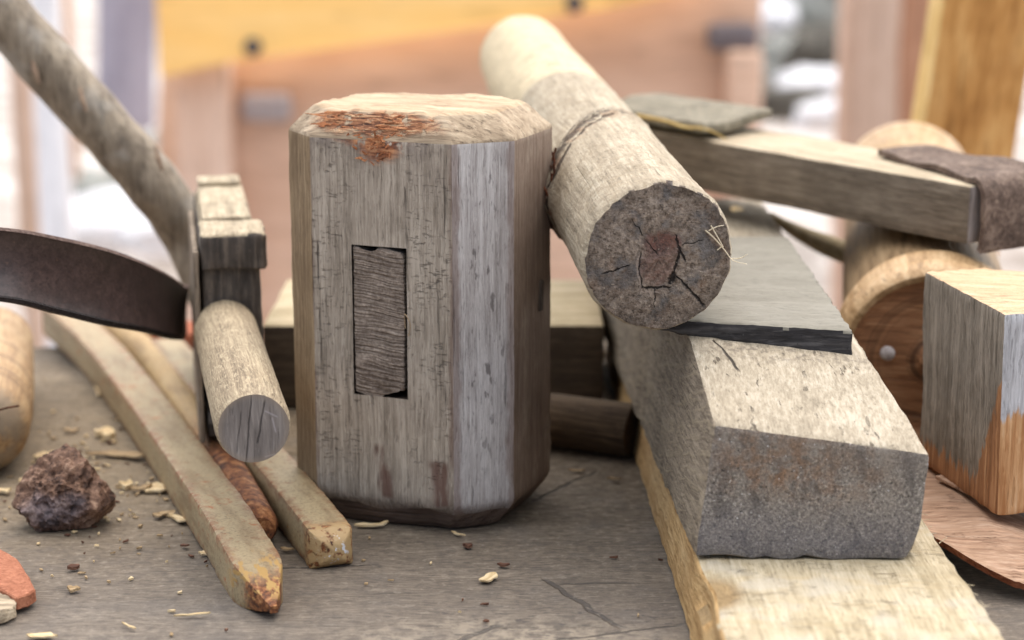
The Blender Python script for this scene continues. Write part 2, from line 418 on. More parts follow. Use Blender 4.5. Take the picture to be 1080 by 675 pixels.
bevel(bm, .0005, 1); subdiv(bm, .0022); rough(bm, .00035, 260, 4, (1, 1, 3)); 
obj('tenon', bm, mT, mal)
# side slot with peg
bm = boxc(-.0016, .0016, -.0012, .0006, -.0062, .0062); bevel(bm, .0009, 2); subdiv(bm, .003); rough(bm, .0003, 300, 2)
obj('peg_hole', bm, wood('dark_slot', C(56, 48, 42), C(78, 68, 60), C(100, 90, 80), axis=2), mal, loc=(.0462, .009, .087), rot=(0, R(6), R(90)))
# torn splinters under the top edge
random.seed(5)
bm = bmesh.new()
def splinter(bm, p, d, L, wd, th, curl, nrm):
    p = Vector(p); d = Vector(d).normalized(); nrm = Vector(nrm).normalized(); s = d.cross(nrm).normalized()
    prev = None
    for k in range(6):
        t = k / 5; c = p + d * L * t + nrm * curl * t * t; ww = wd * (1 - t) ** .6 + .00012
        ring = [bm.verts.new(c + s * a * ww + nrm * b * th) for a, b in ((-1, 0), (0, 1), (1, 0), (0, -1))]
        if prev:
            for j in range(4): bm.faces.new((prev[j], prev[(j + 1) % 4], ring[(j + 1) % 4], ring[j]))
        else: bm.faces.new(ring[::-1])
        prev = ring
    bm.faces.new(prev)
for i in range(110):
    x = random.uniform(-.027, .020); q = random.random()
    zz = .1615 - q * .0055 - random.random() * .001
    y = -.0265 - (.162 - zz) * .9 - .0004
    if x < .012: splinter(bm, (x, y, zz), (random.choice((-1, 1)), random.uniform(-.12, .04), random.uniform(-.35, .05)), random.uniform(.002, .008), random.uniform(.00015, .0005), .00015, random.uniform(0, .0010), (0, -.8, .6))
for i in range(46):
    x = random.gauss(-.002, .0055); zz = random.uniform(.1435, .154)
    if abs(x + .002) > .011 * (zz - .139) / .012: continue
    splinter(bm, (x, -.0357, zz), (random.uniform(-1, 1), -.05, random.uniform(-.7, .3)), random.uniform(.0012, .004), random.uniform(.0002, .0007), .0002, random.uniform(0, .001), (0, -1, .2))
bmesh.ops.recalc_face_normals(bm, faces=bm.faces)
mS = wood('torn_red_wood', C(116, 66, 40), C(168, 106, 68), C(206, 154, 112), axis=0, fine=1200, band=300, crack=0, blot=220, blotamt=.7, spot=C(96, 62, 48), bump=.0003)
obj('torn_fibres', bm, mS, mal, 60)
bm = sweep(curve_pts([(.0108, -.0365, .078), (.0125, -.0385, .083), (.0105, -.039, .087), (.0098, -.037, .081)], 6), lambda i, t: circ(.00018, 5))
obj('loose_fibre', bm, mD, mal)

# ================================================================== TOOL HEAD WITH PEG
rd = Vector((-.176, .984, 0))
th = thing('tool_head', 'narrow upright tool head with black front and thick round peg pointing at the viewer', 'tool head', (-.1125, .056, .0), R(10.1))
mH = wood('blackened_front', C(48, 44, 41), C(80, 73, 67), C(116, 105, 94), axis=2, fine=240, band=160, crack=.2, speck=.7, bump=.0005, blot=140, blotamt=.5, spot=C(92, 76, 62), rough=.6, spec=.4)
mHt = wood('tan_top_wood', C(138, 125, 104), C(166, 152, 128), C(190, 176, 151), axis=1, fine=300, crack=.4, bump=.0007, blot=120, blotamt=.5, spot=C(130, 116, 98))
def headmat(bm):
    bm.normal_update()
    for f in bm.faces: f.material_index = 1 if f.normal.z > .6 else 0
bm = boxc(-.0125, .0112, .003, .14, .0172, .0985); bevel(bm, .002, 2); subdiv(bm, .006); rough(bm, .0004, 150, 3); headmat(bm)
obj('head_body', bm, [mH, mHt], th)
bm = boxc(-.0128, .0138, -.0002, .034, .0878, .1025); bevel(bm, .0018, 3); subdiv(bm, .004); rough(bm, .0009, 130, 6); headmat(bm)
obj('poll', bm, [mH, mHt], th)
bm = boxc(-.0112, .0095, .036, .125, .0988, .1035); bevel(bm, .0015, 2); subdiv(bm, .005); rough(bm, .0005, 150, 8); headmat(bm)
obj('top_strip', bm, [mHt, mHt], th)
bm = boxc(-.0108, .0088, .118, .139, .1037, .1055); bevel(bm, .0015, 2); subdiv(bm, .005); rough(bm, .0005, 150, 8)
obj('back_block', bm, mHt, th)
bm = boxc(-.0158, -.0136, -.001, .1, .0165, .096); bevel(bm, .0006, 2); subdiv(bm, .006); rough(bm, .0003, 120, 9)
obj('side_plate', bm, wood('side_plate_wood', C(96, 84, 72), C(136, 122, 106), C(166, 150, 132), axis=2), th)
for i, zz in enumerate((.024, .035)):
    bm = boxc(-.0118, -.0005, -.0016, .0045, zz, zz + .005); bevel(bm, .0006, 2); subdiv(bm, .004); rough(bm, .0003, 200, i)
    obj('front_groove_strip', bm, wood('worn_ledge', C(70, 66, 64), C(98, 92, 88), C(122, 116, 108), axis=0), th)
p0, p1 = at_t(267.5, 452, .68), at_t(238, 349, .81)
m = frame(p0, p1 - p0); Lp = (p1 - p0).length
mi_ = th.matrix_basis.inverted() if False else None
def peg_extra(g, v, col, ht):
    x, y, z = g.xyz(g.obj)
    f = g.noise(g.map(g.warp(v, 100, .004), (900, 900, 260)), 1, 4, .65)
    col = g.mix(g.mul(g.sstep(f, .5, .66), .5), col, C(206, 190, 160))
    return col, ht
mP = wood('peg_wood', C(120, 106, 88), C(158, 142, 118), C(190, 174, 146), axis=2, fine=900, band=200, crack=.15, extra=peg_extra, bump=.0004, blotamt=.4, spot=C(116, 104, 90))
def pegend(g, v, col, ht):
    x, y, z = g.xyz(g.warp(g.obj, 150, .0012, 3)); y = g.mul(y, -1)
    k = g.maxs(g.seg(x, y, (-.003, -.012), (-.0005, .011), .0003), g.seg(x, y, (.0012, -.005), (.004, .0095), .00035), g.mul(g.seg(x, y, (-.006, -.008), (-.004, .006), .00025), .6))
    col = g.mix(g.mul(k, .6), col, C(44, 40, 40)); ht = g.sub(ht, g.mul(k, 1.5))
    sc = g.maxs(g.seg(x, y, (.004, .006), (.0085, .0035), .0004), g.seg(x, y, (.0065, .0035), (.0075, -.002), .0004), g.seg(x, y, (.0035, -.0105), (.0075, -.0095), .0004))
    col = g.mix(g.mul(sc, .4), col, C(178, 172, 176))
    rim = g.sstep(g.math('SQRT', g.add(g.mul(x, x), g.mul(y, y))), .0095, .0125); col = g.mix(g.mul(rim, .7), col, C(140, 126, 112))
    return col, ht
mPe = wood('peg_end_grain', C(100, 93, 89), C(126, 118, 113), C(150, 142, 136), axis=1, fine=420, band=160, crack=0, extra=pegend, bump=.0004)
rings = []
for k in range(40):
    t = k / 39; zz = t * Lp
    r = .0132 - .0004 * t
    if t < .05: r -= .0011 * (1 - t / .05) ** 2
    rings.append([((r + .0002 * fbm((math.cos(a) * .013, math.sin(a) * .013, zz), 90, 2)) * math.cos(a), (r + .0002 * fbm((math.cos(a) * .013, math.sin(a) * .013, zz), 90, 5)) * math.sin(a), zz) for a in [2 * math.pi * q / 48 for q in range(48)]])
bm = loft(rings, True, 8); bm.normal_update()
for f in bm.faces: f.material_index = 1 if f.normal.z < -.75 else 0
pg = obj('peg', bm, [mP, mPe]); pg.parent = th
bpy.context.view_layer.update(); pg.matrix_parent_inverse = th.matrix_world.inverted(); pg.matrix_basis = m
def keep(o, parent, m):
    o.parent = parent; bpy.context.view_layer.update(); o.matrix_parent_inverse = parent.matrix_world.inverted(); o.matrix_basis = m

# ================================================================== BRANCH
def branch_extra(g, v, col, ht):
    s = g.mul(g.sstep(g.noise(v, 55, 4), .5, .68), .5); col = g.mix(s, col, C(172, 166, 156))
    d = g.sstep(g.noise(g.map(v, (90, 90, 40)), 1, 3), .6, .68); col = g.mix(g.mul(d, .6), col, C(84, 74, 64))
    return col, ht
mBr = wood('grey_bark', C(92, 80, 66), C(132, 118, 100), C(164, 150, 130), axis=2, fine=260, band=90, crack=.2, extra=branch_extra, blot=60, bump=.0006, rough=.6, spec=.4)
ctrl = [at_t(-95, -92, .93), at_t(-40, -34, .935), at_t(12, 25, .94), at_t(78, 99, .945), at_t(125, 152, .95), at_t(166, 200, .955), at_t(200, 250, .965), at_t(226, 312, .965)]
pts = curve_pts(ctrl, 10)
bm = sweep(pts, lambda i, t: [(a * (1.06 - .10 * t + .015 * math.sin(i * .8)), b * (1.06 - .10 * t + .015 * math.sin(i * .8))) for a, b in circ(.0132, 24)], up=Vector((0, 1, 0)), inset=3)
rough(bm, .0005, 60, 3)
br = obj('branch', bm, mBr); tag(br, 'crooked grey barked branch slanting down from the top left corner behind the tool head', 'branch')
bm = bmesh.new()
for q, (px, py) in enumerate([(88, 106), (168, 168), (38, 76)]):
    a = at_t(px - 4, py - 14, .93); b = at_t(px + 3, py + 12, .93)
    tmp = sweep([a, (a + b) / 2 - Vector((0, .0012, 0)), b], lambda i, t: circ(.0014 * (1 - abs(t - .5)), 6))
    me_ = bpy.data.meshes.new('t'); tmp.to_mesh(me_); bm.from_mesh(me_); tmp.free()
tag(obj('bark_scars', bm, wood('scar_wood', C(124, 100, 82), C(152, 128, 108), C(176, 154, 130), axis=2), br), None, None, kind='stuff')

# ================================================================== DARK BAND
def band_extra(g, v, col, ht):
    s = g.sstep(g.noise(v, 420, 3), .68, .74); col = g.mix(g.mul(s, .25), col, C(120, 88, 66)); return col, ht
mBand = wood('dark_band_surface', C(46, 35, 34), C(58, 45, 43), C(72, 57, 54), axis=0, fine=300, band=60, crack=0, speck=.15, bump=.00008, rough=.34, spec=.5, extra=band_extra, blot=20, blotamt=.3)
top = [(-330, 330, .72, 0), (-200, 245, .70, 0), (-110, 235, .71, 0), (0, 240, .735, 0), (60, 250, .755, 0), (110, 262, .775, 0), (150, 277, .80, 0), (178, 292, .83, 0), (193, 303, .87, 0), (196, 300, .93, 0)]
bot = [(-330, 420, .72), (-200, 330, .70), (-110, 314, .71), (0, 318, .735), (60, 331, .755), (110, 343, .775), (150, 350, .80), (178, 357, .83), (190, 358, .87), (193, 350, .93)]
TP = curve_pts([at_t(a[0], a[1], a[2]) for a in top], 8); BP = curve_pts([at_t(*a) for a in bot], 8)
rings = []
for i in range(len(TP)):
    a, b = TP[i], BP[i]; tg = (TP[min(i + 1, len(TP) - 1)] - TP[max(0, i - 1)]).normalized(); nn = tg.cross((a - b).normalized()).normalized() * .0015
    rings.append([b + nn, b.lerp(a, .055) + nn * 1.3, b.lerp(a, .08) + nn * .9, b.lerp(a, .5) + nn * .8, b.lerp(a, .93) + nn * .9, b.lerp(a, .955) + nn * 1.3, a + nn, a - nn, b.lerp(a, .5) - nn, b - nn])
bm = loft(rings, True); bm.faces.ensure_lookup_table()
for i, f in enumerate(bm.faces):
    if i < (len(rings) - 1) * 10: f.material_index = {0: 1, 1: 1, 5: 2, 6: 2, 9: 1}.get(i % 10, 0)
mBd = wood('dark_band_lip', C(22, 17, 17), C(32, 26, 26), C(44, 36, 36), axis=0, crack=0, speck=.2, rough=.5)
mBl = wood('pale_band_lip', C(84, 66, 60), C(112, 92, 84), C(136, 116, 106), axis=0, crack=0, speck=.2, rough=.6)  # paler than the band, used along its upper edge
tag(obj('curved_band', bm, [mBand, mBd, mBl], smooth=50), 'dark brown smooth curved band sweeping in from the left edge to the tool head', 'band')

# ================================================================== IRON BARS
def rusty(name, base, rust, amount, tipx=None, yellow=False, rough_=.6):
    g = G(name); v = g.obj
    n = g.noise(v, 60, 6, .65); n2 = g.noise(v, 260, 5, .65); n3 = g.noise(v, 900, 3, .6)
    col = g.mix(g.sstep(n3, .4, .7), base, tuple(x * .72 for x in base[:3]) + (1,))
    col = g.mix(g.mul(g.sstep(n, .38, .7), .35), col, C(190, 170, 132))
    pit = g.mul(g.sstep(n2, .58, .66), .55); col = g.mix(pit, col, C(128, 88, 58))
    dpt = g.mul(g.sstep(n3, .62, .7), .5); col = g.mix(dpt, col, C(92, 72, 54))
    r = g.sstep(g.add(g.mul(n, .55), g.mul(n2, .45)), .62 - amount, .72 - amount * .8)
    rc = g.ramp(n2, [(.3, tuple(x * .4 for x in rust[:3])), (.5, rust), (.7, tuple(min(1, x * 1.7) for x in rust[:3]))])
    col = g.mix(r, col, rc)
    ge = g.math('MULTIPLY', 1.0 if yellow is not None else 0.0, g.t.nodes.new('ShaderNodeNewGeometry').outputs['Pointiness'])
    ed_ = g.mul(g.sstep(ge, .505, .55), g.sstep(n2, .4, .56)); col = g.mix(g.mul(ed_, .75), col, C(132, 78, 46))
    br2 = g.sstep(g.noise(g.map(v, (120, 120, 18)), 1, 5, .6), .5, .66); col = g.mix(g.mul(br2, .5), col, C(118, 94, 66))
    ht = g.add(g.mul(n2, .5), g.mul(n3, .5))
    x, y, z = g.xyz(g.warp(v, 200, .006, 4))
    if tipx is not None:
        tm = g.sub(1, g.sstep(z, tipx * .75, tipx * 1.6))
        tc = g.ramp(g.noise(v, 500 if tipx < .05 else 190, 6, .7), [(.36, C(54, 32, 22)), (.48, C(112, 66, 38)), (.56, C(146, 94, 56)), (.66, C(184, 136, 90))])
        col = g.mix(tm, col, tc)
        if yellow is None: ym = None
        elif yellow:
            ym = g.mul(g.mul(g.sstep(z, tipx * .2, tipx * .5), g.sub(1, g.sstep(z, tipx * 1.5, tipx * 2.8))), g.sstep(g.noise(g.map(v, (240, 240, 90)), 1, 4, .6), .53, .6))
            col = g.mix(ym, col, C(172, 138, 82))
        else:
            ym = g.mul(tm, g.sstep(g.noise(v, 300, 4), .36, .5)); col = g.mix(ym, col, C(178, 150, 108))
            wm = g.mul(g.sub(1, g.sstep(z, 0, tipx * .6)), g.sstep(g.noise(v, 420, 3), .6, .68)); col = g.mix(wm, col, C(212, 214, 220))
    return g.finish(col, rough_, ht, .0005, metal=0, spec=.4)
def rsq(h, wv, r=.0012):
    p = []
    for sx, sy in ((1, 1), (-1, 1), (-1, -1), (1, -1)):
        for a in (0, 45, 90):
            b = R(a + {(1, 1): 0, (-1, 1): 90, (-1, -1): 180, (1, -1): 270}[(sx, sy)])
            p.append((sx * (wv - r) + r * math.cos(b), sy * (h - r) + r * math.sin(b)))
    return p
def iron_bar(name, label, mat, pts_w, hw, hh, tip, cat, offs=None):
    # pts_w: centre line, first point is the tip; local z runs along the bar
    m = frame(Vector(pts_w[0]), Vector(pts_w[-1]) - Vector(pts_w[0]), Vector((1, .3, 0)))
    ps = [local(m, p) for p in pts_w]
    upl = m.to_3x3().inverted() @ Vector((0, 0, 1))
    cp = curve_pts(ps, 14)
    def prof(i, t):
        d = (cp[i] - cp[0]).length
        k = min(1, d / tip) ** (.75 if tip > .01 else .4)
        k = max(k, .16)
        return [(a * k, b * k - (0 if not offs else 0)) for a, b in rsq(hh, hw)]
    bm = sweep(cp, prof, up=upl, inset=3)
    subdiv(bm, .005); rough(bm, .00035, 160, len(name)); 
    o = obj(name, bm, mat, smooth=32); o.matrix_world = m
    return tag(o, label, cat, 'iron bars and rods under the tool head')
mI1 = rusty('beige_iron', C(164, 146, 114), C(140, 84, 48), .075, .013, True)
def dense(pts, tipd):   # add close points near the tip so that it can be shaped
    a, b = Vector(pts[0]), Vector(pts[1]); d = (b - a).normalized()
    return [a, a + d * tipd * .25, a + d * tipd * .6, a + d * tipd, a + d * tipd * 2.2] + [Vector(p) for p in pts[1:]]
z1 = .0085
pb1 = [at_z(289, 643, .0045), at_z(240, 560, z1), at_z(190, 487, z1), at_z(140, 418, z1), at_z(102, 372, z1), at_z(62, 336, z1)]
iron_bar('iron_bar', 'long square iron bar with yellow paint and rust at its pointed tip', mI1, dense(pb1, .022), .0088, .0082, .024, 'iron bar')
mI2 = rusty('rusty_rod_iron', C(182, 152, 106), C(138, 78, 38), .0, .10, None, .7)
pb2 = [at_z(281, 560, .0072), at_z(250, 505, .0075), at_z(200, 430, .0075), at_z(163, 378, .0075), at_z(118, 340, .0075)]
pb2 = [p + Vector((-.0022, 0, 0)) for p in pb2]
m = frame(pb2[0], pb2[-1] - pb2[0], Vector((1, .3, 0)))
cp = [local(m, Vector(pb2[0]).lerp(Vector(pb2[1]), q)) for q in (0, .02, .05, .09, .14, .2, .35, .5, .65, .8)] + curve_pts([local(m, p) for p in pb2[1:]], 10)
upl = m.to_3x3().inverted() @ Vector((0, 0, 1))
bm = sweep(cp, lambda i, t: circ(.0078 * (min(1, .5 + .5 * ((cp[i] - cp[0]).length / .006)) ** .6), 24), up=upl, inset=3); rough(bm, .0002, 60, 3)
o = obj('rusty_rod', bm, mI2); o.matrix_world = m
tag(o, 'rust brown round rod lying between two paler square bars', 'rod', 'iron bars and rods under the tool head')
mI3 = rusty('pale_iron', C(172, 154, 120), C(150, 100, 56), .04, .009, False)
pb3 = [at_z(361, 583, .0065), at_z(318, 530, .0078), at_z(270, 474, .0078), at_z(205, 400, .0078), at_z(180, 372, .0078)]
pb3 = [p + Vector((-.0025, 0, 0)) for p in pb3]
iron_bar('iron_bar', 'pale square bar with a chipped blunt tip running out from under the round peg', mI3, dense(pb3, .010), .0082, .0075, .006, 'iron bar')

# ================================================================== TURNED HANDLE AT LEFT
def turned_extra(g, v, col, ht):
    x, y, z = g.xyz(g.obj)
    rg = g.maxs(*[g.sub(1, g.sstep(g.math('ABSOLUTE', g.sub(z, q)), 0.0003, .0013)) for q in (.030, .0335, .0375, .056, .0595, .08)])
    col = g.mix(g.mul(rg, .75), col, C(104, 74, 46))
    tip = g.mul(g.sub(1, g.sstep(z, .004, .02)), g.sstep(g.noise(v, 90, 4), .38, .6)); col = g.mix(g.mul(tip, .8), col, C(136, 122, 104))
    return col, ht
mTh = wood('turned_honey_wood', C(140, 106, 70), C(172, 138, 96), C(194, 164, 122), axis=2, fine=300, band=60, crack=.15, extra=turned_extra, bump=.0003, rough=.55, spec=.4)
tb = Vector((-.2165, .050, .0195)); m = frame(tb, Vector((-.22, 1, .03)))
prof = [(.004, 0), (.009, .0008), (.0135, .003), (.0168, .0068), (.0186, .012), (.0192, .018), (.0194, .03)]
for k in range(1, 30):
    zz = .03 + k * .004; r = .0194 + .0003 * math.sin(k * 1.1) - (.0007 if k in (1, 3, 7) else 0) + .0006 * math.sin(zz * 30); prof.append((r, zz))
prof += [(.0165, .148), (.012, .151), (.004, .1525)]
bm = lathe(prof, 48); rough(bm, .0002, 120, 2)
o = obj('turned_baton', bm, mTh, smooth=40); o.matrix_world = m; tag(o, 'honey coloured turned wooden baton with rounded end and ring grooves at the left edge', 'handle')
bm = sweep([local(m, at_t(-3, 433, .781)), local(m, at_t(8, 430, .780)), local(m, at_t(20, 428, .783))], lambda i, t: circ(.0004, 5))
keep(obj('drying_crack', bm, wood('crack_dark', C(60, 30, 18), C(80, 44, 28), C(100, 60, 40))), o, m)

# ================================================================== SLAG ROCK AND TILE
g = G('slag_rock'); v = g.obj
n = g.noise(v, 130, 6, .7); n2 = g.noise(v, 480, 4, .65); n3 = g.noise(v, 60, 4, .6)
col = g.ramp(g.add(g.mul(n, .6), g.mul(n2, .4)), [(.32, C(22, 16, 14)), (.43, C(70, 50, 40)), (.54, C(124, 94, 76)), (.66, C(178, 148, 124))])
xx, yy, zz = g.xyz(g.warp(v, 120, .01, 3))
gm = g.mul(g.blob(xx, zz, (-.002, .0085), (.013, .007), .4), g.sub(1, g.sstep(yy, -.012, -.004))); col = g.mix(g.mul(gm, .55), col, g.ramp(n2, [(.35, C(64, 60, 66)), (.65, C(128, 124, 134))]))
mR = g.finish(col, .75, g.add(n, g.mul(n2, .5)), .0014, spec=.35)
bm = bmesh.new(); bmesh.ops.create_icosphere(bm, subdivisions=6, radius=1)
random.seed(12)
PL = []
for az, el, h in ((-95, 8, .0125), (-60, 28, .0135), (-125, 38, .0118), (-20, 30, .0150), (30, 34, .0135), (80, 30, .012), (130, 36, .013), (170, 30, .0158), (-160, 12, .0175), (5, -10, .0185), (-90, 55, .0142),
                  (-75, -35, .0128), (-20, -40, .015), (-150, -35, .0158), (60, -30, .014), (150, -30, .015), (-40, 58, .0165), (140, 60, .0165)):
    a, e = R(az), R(el); PL.append((Vector((math.cos(a) * math.cos(e), math.sin(a) * math.cos(e), math.sin(e))), h))
for vtx in bm.verts:
    d = vtx.co.normalized()
    rr = min(h / max(.05, d.dot(n_)) for n_, h in PL)
    rr = min(rr, .024)
    q = d * rr
    q += d * (.0022 * (.45 - abs(nz(d, 2.6, 11))) + .0011 * (.4 - abs(nz(d, 6.1, 5))) + .0006 * fbm(d, 11, 3, 3))
    q -= d * .010 * max(0, nz(d, 2.3, 21) - .2)
    q.z = max(q.z + .0115, .0003)
    vtx.co = q
rk = obj('slag_rock', bm, mR, smooth=45, loc=at_z(62, 563, 0) + Vector((0, .012, 0)))
tag(rk, 'jagged reddish brown slag lump with dark hollows on the bench at lower left', 'rock')
poly = [at_z(px, py, .006) for px, py in ((-60, 560), (0, 579), (18, 589), (28, 604), (38, 622), (30, 627), (17, 631), (-6, 618), (-60, 600))]
tl = thing('clay_tile_shard', 'flat orange clay shard with a pale broken edge at the lower left corner', 'shard', (poly[4].x, poly[4].y, 0))
def tile_extra(g, v, col, ht):
    s = g.sstep(g.noise(v, 420, 3), .66, .74); return g.mix(g.mul(s, .8), col, C(96, 58, 44)), ht
bm = prism([(p.x - poly[4].x, p.y - poly[4].y) for p in reversed(poly)], .0015, .0062); bevel(bm, .0005, 1); subdiv(bm, .003); rough(bm, .0003, 180, 1)
obj('shard_face', bm, leather('terracotta', C(138, 84, 60), C(162, 104, 78), C(182, 124, 96), .0005, .85), tl)
poly2 = [at_z(px, py, .004) for px, py in ((-60, 606), (-5, 622), (17, 634), (17, 641), (0, 648), (-60, 640))]
bm = prism([(p.x - poly[4].x, p.y - poly[4].y) for p in reversed(poly2)], .0002, .0048); bevel(bm, .0006, 1); subdiv(bm, .002); rough(bm, .0006, 260, 2)
obj('broken_edge', bm, wood('broken_clay', C(130, 116, 98), C(176, 160, 136), C(210, 194, 168), axis=0, crack=.3, fine=260, bump=.0008), tl)

# ================================================================== LOWER PLANK
def plank_extra(g, v, col, ht):
    x, y, z = g.xyz(g.warp(g.obj, 60, .004, 3))
    saw = g.noise(g.map(g.rot(g.obj, (0, 0, R(6))), (18, 420, 20)), 1, 3, .5)
    col = g.mix(g.mul(g.sstep(saw, .52, .64), .28), col, C(176, 156, 120)); ht = g.add(ht, g.mul(saw, .8))
    n = g.noise(g.map(v, (70, 700, 100)), 1, 2); ck = g.mul(g.sub(1, g.sstep(g.math('ABSOLUTE', g.sub(n, .5)), .004, .02)), g.sstep(g.noise(v, 70, 3), .5, .62))
    col = g.mix(g.mul(ck, .5), col, C(122, 104, 80)); ht = g.sub(ht, ck)
    gr = g.mul(g.sstep(g.noise(v, 45, 4), .5, .66), .5); col = g.mix(gr, col, C(178, 172, 160))
    kn = g.blob(x, y, (.002, -.128), (.009, .014), .35); rk_ = g.noise(g.map(g.warp(g.obj, 80, .01), (700, 130, 700)), 1, 4)
    col = g.mix(kn, col, g.mix(rk_, C(96, 76, 54), C(186, 160, 118)))
    return col, ht
mPl = wood('sawn_pale_plank', C(156, 142, 114), C(182, 168, 140), C(202, 190, 164), axis=1, fine=500, band=90, crack=.2, extra=plank_extra, bump=.0005, blotamt=.2, spot=C(170, 160, 142))
mPs = wood('plank_raw_edge', C(150, 116, 74), C(186, 152, 104), C(208, 178, 132), axis=1, fine=650, band=140, crack=.45, bump=.0007, blotamt=.4, spot=C(132, 104, 72))
z2 = .0208
pl = [(.0640, -.30), (.1512, -.30), (.1395, .26), (.0470, .26)]
pt = thing('pale_plank', 'pale sawn plank lying flat beneath the thick gritty ended block', 'plank', (.062, -.0, 0))
bm = hexa([(x - .062, y, 0.0006) for x, y in pl] + [(x - .062 + (.0035 if i in (0, 3) else 0), y, z2) for i, (x, y) in enumerate(pl)])
bevel(bm, .0008, 1); subdiv(bm, .006)
for vtx in bm.verts:
    p = vtx.co
    if p.x < .02:      # ragged left arris, bark knot near the front
        vtx.co.x += .0006 * fbm((0, p.y, p.z * .5), 70, 4, 4)
        if p.z > .012: 
            d = math.exp(-((p.y + .128) / .018) ** 2); vtx.co.x += .0025 * d; vtx.co.z -= .003 * d * max(0, 1 - (p.x) / .014)
    if p.x > .07: vtx.co.x += .0008 * fbm((3, p.y, p.z), 120, 6, 4)
rough(bm, .0004, 120, 5, (1, 1, 1))
bm.normal_update()
for f in bm.faces: f.material_index = 1 if f.normal.x < -.6 or f.normal.z < -.5 else 0
obj('plank_body', bm, [mPl, mPs], pt, 32)
random.seed(9); bm = bmesh.new()
for i in range(130):
    y = random.uniform(-.2, .1); side = random.random() < .75
    x = (.0 + (.002 - (y) * .025 * 0)) if side else .085
    base = Vector((.0018 - .031 * y if side else .0827 - .021 * y, y, random.uniform(.003, .0195) if side else z2))
    splinter(bm, base, (-1 if side else 1, random.uniform(-.7, .7), random.uniform(-.4, .6)), random.uniform(.0012, .0042), .00014, .0001, random.uniform(-.0004, .0004), (0, 0, 1))
tag(obj('edge_fuzz', bm, mPl, pt, 60), None, None, kind='stuff')

# ================================================================== THICK BLOCK
def blk_top(g, v, col, ht):
    x, y, z = g.xyz(g.warp(g.obj, 70, .005, 3))
    n = g.noise(g.map(g.rot(g.warp(g.obj, 120, .002), (0, 0, R(-12))), (430, 42, 300)), 1, 3, .6)
    ck = g.mul(g.sub(1, g.sstep(n, .30, .385)), g.sstep(g.noise(v, 45, 3), .42, .58))
    col = g.mix(g.mul(ck, .75), col, C(84, 72, 60)); ht = g.sub(ht, g.mul(ck, 1.6))
    fz = g.noise(g.map(g.rot(v, (0, 0, R(25))), (900, 260, 900)), 1, 4, .65); col = g.mix(g.mul(g.sstep(fz, .5, .66), .12), col, C(204, 193, 171)); ht = g.add(ht, g.mul(fz, .6))
    k = g.seg(x, y, (.0105, -.043), (.017, -.063), .0007); col = g.mix(g.mul(k, .9), col, C(36, 30, 26)); ht = g.sub(ht, k)
    dk = g.mul(g.blob(x, y, (.034, -.047), (.035, .006), .6), g.sstep(g.noise(v, 320, 4), .45, .6)); col = g.mix(g.mul(dk, .55), col, C(96, 88, 80))
    return col, ht
def blk_side(g, v, col, ht):
    q = g.noise(g.map(g.rot(g.warp(v, 60, .006), (R(14), 0, 0)), (420, 16, 520)), 1, 4, .6)
    col = g.mix(g.mul(g.sstep(q, .48, .64), .55), col, C(168, 154, 130)); ht = g.add(g.mul(ht, .5), g.mul(q, 1.2))
    return col, ht
mK1 = wood('block_top_wood', C(142, 131, 113), C(169, 157, 137), C(194, 183, 164), axis=1, fine=600, band=120, crack=.5, extra=blk_top, bump=.0005, pore=.3, blotamt=.2, spot=C(166, 152, 130))
mK2 = wood('block_side_wood', C(106, 95, 82), C(142, 129, 112), C(174, 160, 140), axis=1, fine=700, band=110, crack=.5, extra=blk_side, bump=.0005)
g = G('block_end_grit'); v = g.obj; x, y, z = g.xyz(g.warp(v, 90, .012, 4))
n = g.noise(v, 820, 5, .75); n2 = g.noise(v, 170, 5, .65); n3 = g.noise(v, 1500, 2, .6)
col = g.ramp(g.add(g.mul(n, .7), g.mul(n3, .3)), [(.36, C(66, 61, 57)), (.46, C(122, 115, 108)), (.54, C(154, 146, 138)), (.64, C(200, 192, 182))])
oc = g.maxs(g.blob(x, z, (.026, .056), (.02, .012), .6), g.mul(g.blob(x, z, (.045, .052), (.02, .012), .6), .55))
col = g.mix(g.mul(g.mul(oc, g.sstep(n2, .38, .6)), .75), col, g.ramp(n, [(.35, C(84, 58, 40)), (.6, C(158, 112, 70))]))
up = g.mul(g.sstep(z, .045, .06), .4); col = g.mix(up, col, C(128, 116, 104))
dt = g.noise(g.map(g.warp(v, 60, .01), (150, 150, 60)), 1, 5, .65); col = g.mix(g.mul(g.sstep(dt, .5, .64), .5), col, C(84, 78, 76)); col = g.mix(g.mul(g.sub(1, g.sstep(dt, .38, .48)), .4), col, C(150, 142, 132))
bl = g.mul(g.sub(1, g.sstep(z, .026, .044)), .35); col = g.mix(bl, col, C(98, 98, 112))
sp = g.sstep(g.noise(g.map(v, loc=(5, 2, 1)), 760, 2, .6), .69, .73); col = g.mix(sp, col, C(216, 214, 214))
dk = g.sstep(g.noise(g.map(v, loc=(1, 7, 3)), 700, 3, .6), .64, .7); col = g.mix(g.mul(dk, .8), col, C(36, 34, 36))
mK3 = g.finish(col, .7, g.add(g.mul(n, .8), g.mul(n3, .5)), .0012, spec=.45)
ox, oy = .0612, -.0
bv = [(.0610, -.1, .0214), (.1355, -.1, .0214), (.0665, -.1, .068), (.1388, -.1, .0578), (.0625, -.040, .0846), (.1265, -.046, .0768),
      (.047, .265, .0835), (.126, .265, .082), (.042, .265, .0214), (.124, .265, .0214)]
bv = [(a - ox, b - oy, c) for a, b, c in bv]
bk = thing('wooden_block', 'thick wooden block with sloping pale top and gritty grey sawn front end', 'wood block', (ox, oy, 0))
bm = solid(bv, [(0, 1, 3, 2), (2, 3, 5, 4), (4, 5, 7, 6), (6, 7, 9, 8), (8, 9, 1, 0), (0, 2, 4, 6, 8), (1, 9, 7, 5, 3)])
